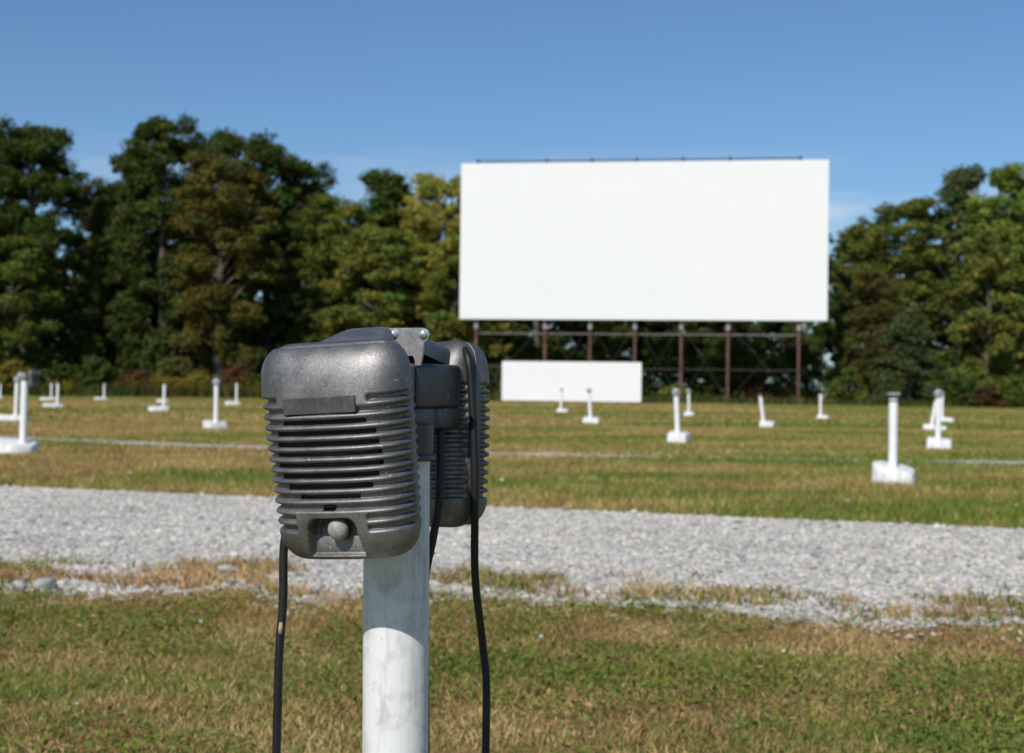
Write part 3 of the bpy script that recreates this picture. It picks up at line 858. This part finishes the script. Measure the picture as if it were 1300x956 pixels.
# shrubs at the foot of the wood
def shrub_proto(seed, n_c, leaf):
    r = np.random.default_rng(seed); rr = random.Random(seed)
    a = r.uniform(0, 6.283, n_c); q = r.random(n_c) ** 0.6
    z = r.uniform(0.12, 1.0, n_c)
    env = np.sqrt(np.clip(1 - (z - 0.25) ** 2 / 0.62, 0.05, 1))
    c = np.stack([np.cos(a) * q * 0.9 * env, np.sin(a) * q * 0.9 * env, z * 1.5], 1)
    V, F, C = leaf_cloud(c, r.uniform(0.14, 0.34, n_c), 40, leaf, r, 0.4, 0.35)
    bm = bmesh.new()
    for i in range(9):
        limb(bm, (rr.uniform(-.1, .1), rr.uniform(-.1, .1), -0.05), c[i], 0.04, 0.01, rr, 0.1, 5)
    s_, f_ = bm_mesh('stems', bm, True), np_mesh('leaves', V, F, C)
    s_.materials.append(M_BARK); f_.materials.append(M_LEAF)
    return s_, f_
SHRUB = [shrub_proto(40 + i, 90, 0.075) for i in range(3)]
RD = (0.115, 0.060, 0.028); YL = (0.19, 0.15, 0.028)
SHRUBS = [
 (-36.0, 93.0, 2.6, 2.0, MG, 'mid green shrub at the far left edge under the dark trees'),
 (-32.6, 92.5, 2.3, 2.6, YL, 'yellowing shrub behind the post with the hanging speaker'),
 (-29.8, 94.0, 2.0, 2.3, DG, 'dark shrub behind the two side by side left posts'),
 (-27.2, 92.5, 1.8, 2.8, DG, 'dark green arching shrub above the lone far left post'),
 (-24.6, 94.0, 2.4, 2.0, RD, 'reddish brown shrub just right of the lone far left post'),
 (-22.6, 95.0, 2.0, 3.0, BR, 'tall brown green shrub over the dark capped post'),
 (-20.6, 93.0, 1.6, 1.7, OL, 'low olive shrub right of the dark capped post'),
 (-18.4, 95.0, 1.8, 2.6, RD, 'rusty red shrub behind the far small post left of the big speaker'),
 (-16.6, 93.5, 1.7, 1.8, DG, 'dark shrub close left of the big speaker'),
 (-12.0, 94.0, 2.6, 3.4, MG, 'green shrub hidden behind the big speaker'),
 (-4.6, 95.5, 2.4, 3.6, MG, 'green shrub between the big speaker and the low panel'),
 (-1.6, 97.5, 2.0, 2.8, DG, 'dark shrub behind the left end of the low white panel'),
 (8.6, 99.0, 2.0, 1.8, MG, 'green shrub right beside the low white panel'),
 (11.2, 98.0, 1.7, 1.5, BG, 'bright low shrub between two screen legs right of the panel'),
 (13.8, 98.5, 1.9, 1.7, MG, 'low green shrub behind the sixth screen leg'),
 (17.0, 98.0, 1.8, 1.6, RD, 'reddish low shrub between the last two screen legs'),
 (19.4, 98.5, 1.7, 1.5, OL, 'olive low shrub close left of the last screen leg'),
 (22.4, 96.0, 2.3, 2.8, MG, 'green shrub just right of the last screen leg'),
 (29.2, 92.0, 2.0, 2.0, DG, 'dark shrub left behind the right cluster of posts'),
 (32.0, 92.0, 2.2, 2.3, MG, 'green shrub right behind the right cluster of posts'),
 (30.6, 91.4, 1.6, 1.5, RD, 'reddish shrub right above the right cluster of posts'),
 (34.6, 93.0, 2.4, 3.0, DG, 'dark shrub near the right edge under the bright green tree'),
 (37.2, 92.0, 2.2, 2.0, MG, 'green shrub at the very right edge of the picture'),
]
for i, (x_, y_, w, h, c_, lab) in enumerate(SHRUBS):
    s_, f_ = SHRUB[i % 3]
    t_ = tag(empty('shrub', (x_, y_, 0), (0, 0, i * 2.1)), lab, 'shrub', 'shrubs along the foot of the wood')
    t_.scale = (w * 0.75, w * 0.75, h / 1.75)
    link_mesh('stems', s_, None, t_)
    b = link_mesh('leaves', f_, None, t_); b.color = (*c_, 1)

rg = np.random.default_rng(909)
uc, ur, ut = [], [], []
for i in range(58):
    fx = -46 + i * 1.6 + r_.uniform(-.6, .6)
    if 22.5 < fx < 25: continue
    w = r_.uniform(2.6, 3.8); h = r_.uniform(2.4, 4.8)
    k = 60
    a_ = rg.uniform(0, 6.283, k); q = rg.random(k) ** 0.6; z = rg.uniform(0.08, 1.0, k)
    env = np.sqrt(np.clip(1 - (z - 0.25) ** 2 / 0.62, 0.05, 1))
    uc.append(np.stack([fx + np.cos(a_) * q * w * 0.6 * env, 101 + r_.uniform(-2.5, 4) + np.sin(a_) * q * w * 0.6 * env, z * h], 1))
    ur.append(rg.uniform(0.3, 0.6, k))
V, F, C = leaf_cloud(np.concatenate(uc), np.concatenate(ur), 28, 0.13, rg, 0.4, 0.35)
o = link_mesh('undergrowth', np_mesh('undergrowth', V, F, C * np.array(DG)[None]), M_LEAF)
tag(o, 'dense dark undergrowth in the shade among the trunks of the wood', 'undergrowth', kind='stuff')

# tall weeds and goldenrod along the wood
r = np.random.default_rng(303)
def weed_keep(x, y, r):
    return fbm(x * 0.35, y * 0.6, 411) + r.normal(0, .08, len(x)) > np.where(x < -8, 0.40, 0.52)
parts = []
x, y = scatter(42000, (-44, 44), (90.8, 97), r, weed_keep)
lowr = np.where(x < -8, 1.0, 0.5)
h_ = (0.5 + 1.0 * fbm(x * 0.3, y * 0.4, 412)) * lowr * r.uniform(0.5, 1.2, len(x))
cw = np.where((fbm(x * 0.5, y, 77) > 0.5)[:, None], np.array([0.10, 0.10, 0.028]), np.array([0.062, 0.085, 0.022])) * r.uniform(0.6, 1.4, len(x))[:, None]
parts.append(blades(x, y, h_, r.uniform(0.05, 0.12, len(x)), cw, 41, 0.5, False))
k = (fbm(x * 0.45, y * 0.8, 500) > 0.56) & (x < -12)
xg, yg, hg = x[k], y[k], h_[k]
rep = 4
xg = np.repeat(xg, rep) + r.normal(0, .08, len(xg) * rep); yg = np.repeat(yg, rep); hg = np.repeat(hg, rep) + r.normal(0, .08, len(yg))
parts.append(leaflets(xg, yg, hg, r.uniform(0.06, 0.14, len(xg)), np.array([0.36, 0.26, 0.03])[None] * r.uniform(0.5, 1.2, len(xg))[:, None], 43, 0.8))
o = link_mesh('weeds', np_mesh('weeds', *join(parts)), M_BLADE)
tag(o, 'band of tall weeds with yellow goldenrod along the foot of the wood', 'weeds', kind='stuff')

# ------------------------------------------------------------------ the drive-in speaker
HT = 0.107                      # half height
P0, PITCH = 0.0400, 0.01075     # first full rib, rib pitch
def half_w(z):
    q = (z + HT) / (2 * HT)
    wb = 0.0705 + 0.0060 * min(1.0, q * 1.5)
    t1 = HT - z; rt = 0.024
    if t1 < rt: wb -= rt - math.sqrt(max(0, rt * rt - (rt - t1) ** 2))
    t0 = HT + z; rb = 0.027
    if t0 < rb: wb -= rb - math.sqrt(max(0, rb * rb - (rb - t0) ** 2))
    return wb

def depth(z, D, nt=3.0, nb=4.0):
    q = z / HT
    e = nt if q > 0 else nb
    return D * max(0.0, 1 - abs(q) ** e) ** (1 / e)

AMP = 0.0058
def valley(z):
    """0 on a rib crest, 1 in the valley floor; and index of the nearest valley"""
    ph = (P0 - z) / PITCH
    k = math.floor(ph)             # valley between rib k and k+1
    f = ph - k - 0.5               # 0 at valley centre
    d = 0.5 - abs(f)               # distance from rib centre
    prof = math.sqrt(max(0.0, 1 - (d / 0.31) ** 2)) if d < 0.31 else 0.0
    return 1 - prof, k, f

SLOT = {-1: .030, 0: .040, 1: .047, 2: .049, 3: .0505, 4: .0505, 5: .0465, 6: .0405, 7: .029}
def smooth01(a, b, x_):
    t_ = max(0.0, min(1.0, (x_ - a) / (b - a))); return t_ * t_ * (3 - 2 * t_)

def valley_mask(k, x_, front):
    ax = abs(x_)
    if not front: return smooth01(0.040, 0.046, ax) if -2 <= k <= 10 else 0.0
    if k == -2: return smooth01(0.049, 0.052, ax)
    if -1 <= k <= 8: return 1.0
    if k in (9, 10): return smooth01(0.0385, 0.0415, ax)
    return 0.0

RZ0, RZ1 = -0.1005, -0.0618     # volume-knob recess
def recess(x_, z):
    if not (RZ0 < z < RZ1): return 0.0
    q = (z - RZ0) / (RZ1 - RZ0)
    hw = 0.0315 * (1 - q) + 0.0262 * q
    if q > 0.72: hw -= 0.008 * (1 - math.sqrt(max(0, 1 - ((q - 0.72) / 0.28) ** 2)))
    e = smooth01(hw, hw - 0.0022, abs(x_)) * smooth01(RZ1, RZ1 - 0.0022, z)
    return e * (0.004 + 0.024 * q ** 0.8) * smooth01(RZ0, RZ0 + 0.003, z)

def shell_rows():
    top = [HT - (HT - 0.0625) * (1 - math.cos(math.pi / 2 * i / 30)) for i in range(31)]      # dense at the very top
    nmid = 16 * 14
    z1 = -0.1010
    mid_ = [0.0625 + (z1 - 0.0625) * i / nmid for i in range(1, nmid + 1)]
    bot = [-HT + (z1 + HT) * math.cos(math.pi / 2 * i / 14) for i in range(1, 15)]
    # top list goes from HT down to 0.0625
    return top + mid_ + bot

def build_shell(D, nx, ncol, front):
    rows = shell_rows()
    sgn = -1 if front else 1
    u = np.linspace(0, math.pi, 1500)
    pts = np.zeros((len(rows), ncol, 3)); nor = np.zeros_like(pts)
    for i, z in enumerate(rows):
        w_, d_ = half_w(z) - (0.0 if front else 0.0045), depth(z, D, 3.2 if front else 2.6, 4.5 if front else 3.5)
        cx = w_ * np.sign(np.cos(u)) * np.abs(np.cos(u)) ** (2 / nx)
        cy = d_ * np.abs(np.sin(u)) ** (2 / nx)
        # even spacing measured on a mid-height section keeps columns aligned
        wd = 0.076; dd = D
        ex = wd * np.sign(np.cos(u)) * np.abs(np.cos(u)) ** (2 / nx); ey = dd * np.abs(np.sin(u)) ** (2 / nx)
        s = np.concatenate([[0], np.cumsum(np.hypot(np.diff(ex), np.diff(ey)))])
        st = np.linspace(0, s[-1], ncol)
        uu = np.interp(st, s, u)
        x_ = w_ * np.sign(np.cos(uu)) * np.abs(np.cos(uu)) ** (2 / nx)
        y_ = d_ * np.abs(np.sin(uu)) ** (2 / nx)
        if front: y_ = y_ * (1 - 0.10 * (x_ / 0.078) ** 2)
        pts[i, :, 0] = x_; pts[i, :, 1] = sgn * y_; pts[i, :, 2] = z
    du = np.gradient(pts, axis=1); dv = np.gradient(pts, axis=0)
    nor = np.cross(dv, du) * (1 if not front else -1)
    L = np.linalg.norm(nor, axis=2, keepdims=True); L[L < 1e-12] = 1; nor /= L
    # make sure the normals point outward
    ref = pts - np.array([0, 0, 0]); sg = np.sign((nor * ref).sum(2, keepdims=True)); sg[sg == 0] = 1
    nor *= sg
    slot = np.zeros((len(rows), ncol), bool)
    out = pts.copy()
    for i, z in enumerate(rows):
        vv, k, f = valley(z)
        for j in range(ncol):
            x_, y_ = pts[i, j, 0], pts[i, j, 1]
            fade = smooth01(0.006, 0.012, abs(y_))
            m_ = valley_mask(k, x_, front) * fade
            if z > 0.0625: m_ = 0
            hgt = AMP * (1 - vv * m_)
            out[i, j] = pts[i, j] + nor[i, j] * hgt * smooth01(HT, HT - 0.004, abs(z))
            if front:
                rc = recess(x_, z)
                if rc > 0: out[i, j, 1] += rc + (0.0 if rc < 0.001 else 0.0)
                if k in SLOT and abs(f) < 0.235 and abs(x_) < SLOT[k] * 1.20: slot[i, j] = True
                if k == 8 and abs(f) < 0.30 and abs(x_ + 0.001) < 0.0075: slot[i, j] = True
    N = len(rows)
    F = []
    for i in range(N - 1):
        for j in range(ncol - 1):
            if slot[i, j] and slot[i, j + 1] and slot[i + 1, j] and slot[i + 1, j + 1]: continue
            a = i * ncol + j
            F.append((a, a + 1, a + ncol + 1, a + ncol) if front else (a, a + ncol, a + ncol + 1, a + 1))
    return np_mesh('front_shell' if front else 'back_shell', out.reshape(-1, 3), np.array(F), smooth=True)

NX = 3.6
ME_FRONT = build_shell(0.046, NX, 190, True)
ME_BACK = build_shell(0.036, 3.6, 110, False)
for me_ in (ME_FRONT, ME_BACK): me_.materials.append(M_SHELL)

# rim flange: profile swept round the outline
def build_rim():
    zs = [HT * math.sin(math.pi / 2 * t_) for t_ in np.linspace(-1, 1, 61)]
    right = [(half_w(z), z) for z in zs]
    left = [(-x_, z) for x_, z in reversed(right)]
    loop = right + left
    n_ = len(loop)
    prof = [(-0.004, -0.0095), (0.0022, -0.0095), (0.0040, -0.0072), (0.0046, -0.002), (0.0046, 0.003), (0.0030, 0.0062), (-0.004, 0.0062)]
    bm = bmesh.new(); rings = []
    for i in range(n_):
        a, b, c = Vector((*loop[i - 1], 0)), Vector((*loop[i], 0)), Vector((*loop[(i + 1) % n_], 0))
        t_ = (c - a); t_.normalize()
        nrm = Vector((t_.y, -t_.x, 0))
        rings.append([bm.verts.new((b.x + nrm.x * o_, y_, b.y + nrm.y * o_)) for o_, y_ in prof])
    for i in range(n_):
        A, B = rings[i], rings[(i + 1) % n_]
        for k in range(len(prof)):
            q = (k + 1) % len(prof)
            bm.faces.new((A[k], A[q], B[q], B[k]))
    bmesh.ops.recalc_face_normals(bm, faces=bm.faces)
    return bm_mesh('rim', bm, True, 60)
ME_RIM = build_rim(); ME_RIM.materials.append(M_RIM)

# perforated grille plate with real hexagonal holes
def build_grille():
    s = 0.00255
    V, F = [], []
    rows_ = int(0.112 / (s * 0.866)); cols_ = int(0.116 / s)
    for r_ in range(rows_):
        z = 0.0525 - r_ * s * 0.866
        for c_ in range(cols_):
            x_ = -0.058 + c_ * s + (s / 2 if r_ % 2 else 0)
            b = len(V)
            for k in range(6):
                a = math.pi / 6 + k * math.pi / 3
                V.append((x_ + math.cos(a) * s * 0.5774, 0, z + math.sin(a) * s * 0.5774))
            for k in range(6):
                a = math.pi / 6 + k * math.pi / 3
                V.append((x_ + math.cos(a) * s * 0.40, 0.0006, z + math.sin(a) * s * 0.40))
            for k in range(6):
                q = (k + 1) % 6
                F.append((b + k, b + q, b + 6 + q, b + 6 + k))
    V = np.array(V)
    ax = np.abs(V[:, 0])
    V[:, 1] -= 0.046 * (1 - 0.10 * (ax / 0.078) ** 2) * (1 - (ax / 0.0755) ** NX) ** (1 / NX) * (1 - np.abs(V[:, 2] / HT) ** 3.2) ** (1 / 3.2) - 0.0024
    return np_mesh('grille', V, np.array(F))
ME_GRILLE = build_grille(); ME_GRILLE.materials.append(M_GRILLE)
def build_baffle():
    bm = bmesh.new(); bm_box(bm, (0, -0.026, 0.0), (0.112, 0.004, 0.112)); return bm_mesh('baffle', bm)
ME_BAFFLE = build_baffle(); ME_BAFFLE.materials.append(M_BLACK)
def build_knob():
    bm = bmesh.new()
    M = Matrix.Translation((0.004, -0.0415, -0.0750)) @ Matrix.Rotation(R(90), 4, 'X')
    pr = [(0.0045, -0.022), (0.0045, -0.009)]
    for i in range(13):
        a = -math.pi / 2 * 0.8 + (math.pi / 2 * 1.8) * i / 12
        pr.append((max(0.0004, 0.0112 * math.cos(a)), 0.0105 * math.sin(a) * (1.0 if a > 0 else 0.8)))
    bm_lathe(bm, pr, 24, M)
    return bm_mesh('knob', bm, True, 50)
ME_KNOB = build_knob(); ME_KNOB.materials.append(M_KNOB)
def build_plaque():
    bm = bmesh.new()
    vs = bm_box(bm, (0, 0, 0), (0.0820, 0.006, 0.0170), 0, 0.0008, 1)
    for v in bm.verts: v.co.y += 0.8 * v.co.x ** 2
    bmesh.ops.transform(bm, matrix=Matrix.Translation((0.000, -0.0487, 0.0520)) @ Matrix.Rotation(R(-5), 4, 'X'), verts=bm.verts)
    return bm_mesh('nameplate', bm)
ME_PLAQUE = build_plaque(); ME_PLAQUE.materials.append(M_PLAQUE)

def build_hood(L, zend, w0, w1, shift=0.0):
    """curved hanger hood rising from the top of the case to the post bracket (an open channel)"""
    bm = bmesh.new(); rings = []
    N = 14
    for i in range(N + 1):
        t_ = i / N
        y_ = -0.004 + (L + 0.004) * t_
        e = t_ * t_ * (3 - 2 * t_) * 0.45 + t_ * 0.55
        zt = 0.0985 + (zend - 0.0985) * (e ** 0.75)
        hw = w0 + (w1 - w0) * (t_ ** 0.7)
        cx = shift * t_
        rc = 0.012; drop = 0.024
        outer = [(-hw, zt - drop)]
        for k in range(7): a = math.pi - math.pi / 2 * k / 6; outer.append((-hw + rc + rc * math.cos(a), zt - rc + rc * math.sin(a)))
        for k in range(7): a = math.pi / 2 - math.pi / 2 * k / 6; outer.append((hw - rc + rc * math.cos(a), zt - rc + rc * math.sin(a)))
        outer.append((hw, zt - drop))
        th = 0.003
        inner = [(x_ * (hw - th) / hw, z - th if z > zt - drop else z) for x_, z in reversed(outer)]
        rings.append([bm.verts.new((x_ + cx, y_, z)) for x_, z in outer + inner])
    K = len(rings[0])
    for A, B in zip(rings, rings[1:]):
        for k in range(K):
            q = (k + 1) % K
            bm.faces.new((A[k], A[q], B[q], B[k]))
    bm.faces.new(rings[0]); bm.faces.new(list(reversed(rings[-1])))
    bmesh.ops.recalc_face_normals(bm, faces=bm.faces)
    me_ = bm_mesh('hanger_hood', bm, True, 50); me_.materials.append(M_SHELL)
    return me_

def speaker(loc, rx, ry, rz, hood, label):
    t_ = empty('drive_in_speaker', loc)
    t_.scale = (0.932, 0.955, 0.955)
    t_.rotation_mode = 'QUATERNION'
    t_.rotation_quaternion = (Matrix.Rotation(rz, 3, 'Z') @ Matrix.Rotation(ry, 3, 'Y') @ Matrix.Rotation(rx, 3, 'X')).to_quaternion()
    tag(t_, label, 'speaker', 'grey metal drive-in speakers hung on posts')
    fs = link_mesh('front_shell', ME_FRONT, None, t_)
    sd = fs.modifiers.new('thickness', 'SOLIDIFY'); sd.thickness = 0.0018; sd.offset = -1; sd.use_quality_normals = False
    link_mesh('nameplate', ME_PLAQUE, None, fs)
    g_ = link_mesh('grille', ME_GRILLE, None, fs)
    link_mesh('baffle', ME_BAFFLE, None, fs)
    link_mesh('knob', ME_KNOB, None, t_)
    link_mesh('back_shell', ME_BACK, None, t_)
    link_mesh('rim', ME_RIM, None, t_)
    if hood: link_mesh('hanger_hood', hood, None, t_)
    return t_

def cord_on(spk, pts, rad=0.0048):
    bpy.context.view_layer.update()
    inv = spk.matrix_world.inverted()
    bm = bmesh.new(); bm_tube(bm, [inv @ p_ for p_ in spline(pts, 8)], rad, 10)
    return link_mesh('cord', bm_mesh('cord', bm, True), M_CORD, spk)

PX, PY = -0.1200, 1.497           # the near post
sp1 = speaker((-0.1625, 1.400, 0.8575), R(7.5), R(-3.4), R(-20), build_hood(0.100, 0.1175, 0.066, 0.031, -0.011), 'battered grey ribbed speaker facing us with round knob, front one on the near post')
sp2 = speaker((-0.0965, 1.655, 0.864), R(2), R(3.0), R(180 - 42), build_hood(0.130, 0.114, 0.056, 0.032, -0.073), 'grey ribbed metal speaker turned away, hanging behind the junction box of the near post')
c1_ = cord_on(sp1, [(-0.212, 1.430, 0.800), (-0.2265, 1.432, 0.765), (-0.2275, 1.432, 0.70), (-0.2315, 1.434, 0.62), (-0.232, 1.46, 0.40), (-0.20, 1.54, 0.20), (-0.15, 1.58, 0.24), (-0.135, 1.56, 0.50), (-0.125, 1.55, 0.80), (-0.125, 1.55, 0.86)])
cord_on(sp2, [(-0.0540, 1.612, 0.962), (-0.0490, 1.598, 0.950), (-0.0455, 1.596, 0.921), (-0.0415, 1.596, 0.858), (-0.0400, 1.598, 0.804), (-0.0400, 1.605, 0.7675), (-0.0390, 1.625, 0.70), (-0.030, 1.65, 0.62), (-0.025, 1.65, 0.55), (-0.03, 1.63, 0.32), (-0.06, 1.60, 0.25), (-0.085, 1.57, 0.40), (-0.0905, 1.55, 0.60), (-0.0925, 1.55, 0.70), (-0.0835, 1.55, 0.757), (-0.0775, 1.55, 0.80), (-0.0775, 1.55, 0.875)])
bpy.context.view_layer.update()
bm = bmesh.new(); iv = sp1.matrix_world.inverted()
bm_tube(bm, [iv @ Vector(p_) for p_ in [(-0.2290, 1.4300, 0.682), (-0.2294, 1.4300, 0.676), (-0.2297, 1.4302, 0.670)]], [0.0018, 0.0026, 0.0018], 8)
bmesh.ops.translate(bm, vec=iv.to_3x3() @ Vector((0.0008, -0.0040, 0)), verts=bm.verts)
link_mesh('worn_patch', bm_mesh('worn_patch', bm, True), M_NICK, c1_)

# the near post itself
post = tag(empty('speaker_post', (PX, PY, 0)), 'near white painted pipe post carrying two grey speakers, middle of the foreground', 'post', GROUP)
bm = bmesh.new(); bm_lathe(bm, [(0.0348, 0.0), (0.0348, 0.30), (0.0346, 0.60), (0.0346, 0.875)], 48)
po = link_mesh('pole', bm_mesh('pole', bm, True, 40), M_POLE, post)
po.location = (0.006, 0, 0); po.rotation_euler = (0, R(-0.4), 0)
link_mesh('concrete_base', outline_block(PENT, 0.17, seed=30), M_BLOCK, post)
jb_ang = R(-23)
jb = link_mesh('junction_box', None or bpy.data.meshes.new('junction_box'), M_BOX, post)
jb.location = (-0.119 - PX, 1.552 - PY, 0.0); jb.rotation_euler = (0, 0, jb_ang)
bm = bmesh.new()
bm_box(bm, (0, 0.012, 0.920), (0.080, 0.112, 0.049), 0, 0.006, 3)
bm.to_mesh(jb.data); bm.free()
for p_ in jb.data.polygons: p_.use_smooth = True
def jpart(name, mt, fn, angle=40):
    b_ = bmesh.new(); fn(b_)
    return link_mesh(name, bm_mesh(name, b_, True, angle), mt, jb)
jpart('front_cover', M_BOX, lambda b_: bm_box(b_, (0, -0.0600, 0.9165), (0.084, 0.024, 0.058), 0, 0.009, 4))
jpart('gasket', M_GASKET, lambda b_: bm_box(b_, (0, -0.0455, 0.917), (0.076, 0.010, 0.050), 0, 0.002, 1))
jpart('lower_lip', M_BOX, lambda b_: (bm_box(b_, (0, -0.030, 0.8855), (0.083, 0.058, 0.0225), 0, 0.003, 2), bm_box(b_, (0, 0.0325, 0.8855), (0.082, 0.065, 0.0225), 0, 0.003, 2)))
bm = bmesh.new(); bm_lathe(bm, [(0.0375, 0.842), (0.0405, 0.843), (0.0405, 0.848), (0.0385, 0.850), (0.0385, 0.880)], 36)
link_mesh('collar', bm_mesh('collar', bm, True, 40), M_BOX, post)
# hanger bracket plate with two feet and rivets
def bracket(b_):
    pr = [(-0.052, 0.985), (0.022, 0.985), (0.027, 0.983), (0.0295, 0.978), (0.027, 0.9725), (0.023, 0.969), (0.0225, 0.960), (0.0195, 0.9455), (0.0135, 0.9455), (0.0125, 0.9515), (0.0105, 0.9555), (0.0015, 0.9555), (0.0, 0.9445), (-0.0045, 0.9445), (-0.0055, 0.9555), (-0.030, 0.9555), (-0.036, 0.9455), (-0.052, 0.9455)]
    a_ = [b_.verts.new((x_, -0.0015, z)) for x_, z in pr]; c_ = [b_.verts.new((x_, 0.0015, z)) for x_, z in pr]
    b_.faces.new(a_); b_.faces.new(list(reversed(c_)))
    for i in range(len(pr)):
        j = (i + 1) % len(pr); b_.faces.new((a_[j], a_[i], c_[i], c_[j]))
    bmesh.ops.recalc_face_normals(b_, faces=b_.faces)
    bmesh.ops.translate(b_, vec=(0.024, -0.043, -0.0035), verts=b_.verts)
jpart('hanger_plate', M_PLATE, bracket)
for xr in (0.0225, -0.0125):
    def riv(b_):
        pr = [(0.0048, -0.002), (0.0048, 0.0008)] + [(0.0048 * math.cos(a), 0.0008 + 0.0034 * math.sin(a)) for a in (0.4, 0.8, 1.2, 1.5)]
        bm_lathe(b_, pr, 18, Matrix.Translation((xr + 0.024, -0.045, 0.975)) @ Matrix.Rotation(R(90), 4, 'X'))
    jpart('rivet', M_RIVET, riv, 60)

# grey speaker and box on the leftmost near field post
bm = bmesh.new(); bm_box(bm, (-0.02, 0, 0.985), (0.11, 0.12, 0.085), 0.3, 0.02, 3)
link_mesh('junction_box', bm_mesh('junction_box', bm, True, 40), M_HEAD, post_a)
sp3 = speaker((-6.04 + 0.115, 17.6, 0.955), 0, 0, R(62), None, 'small grey speaker hanging on the leftmost near field post')
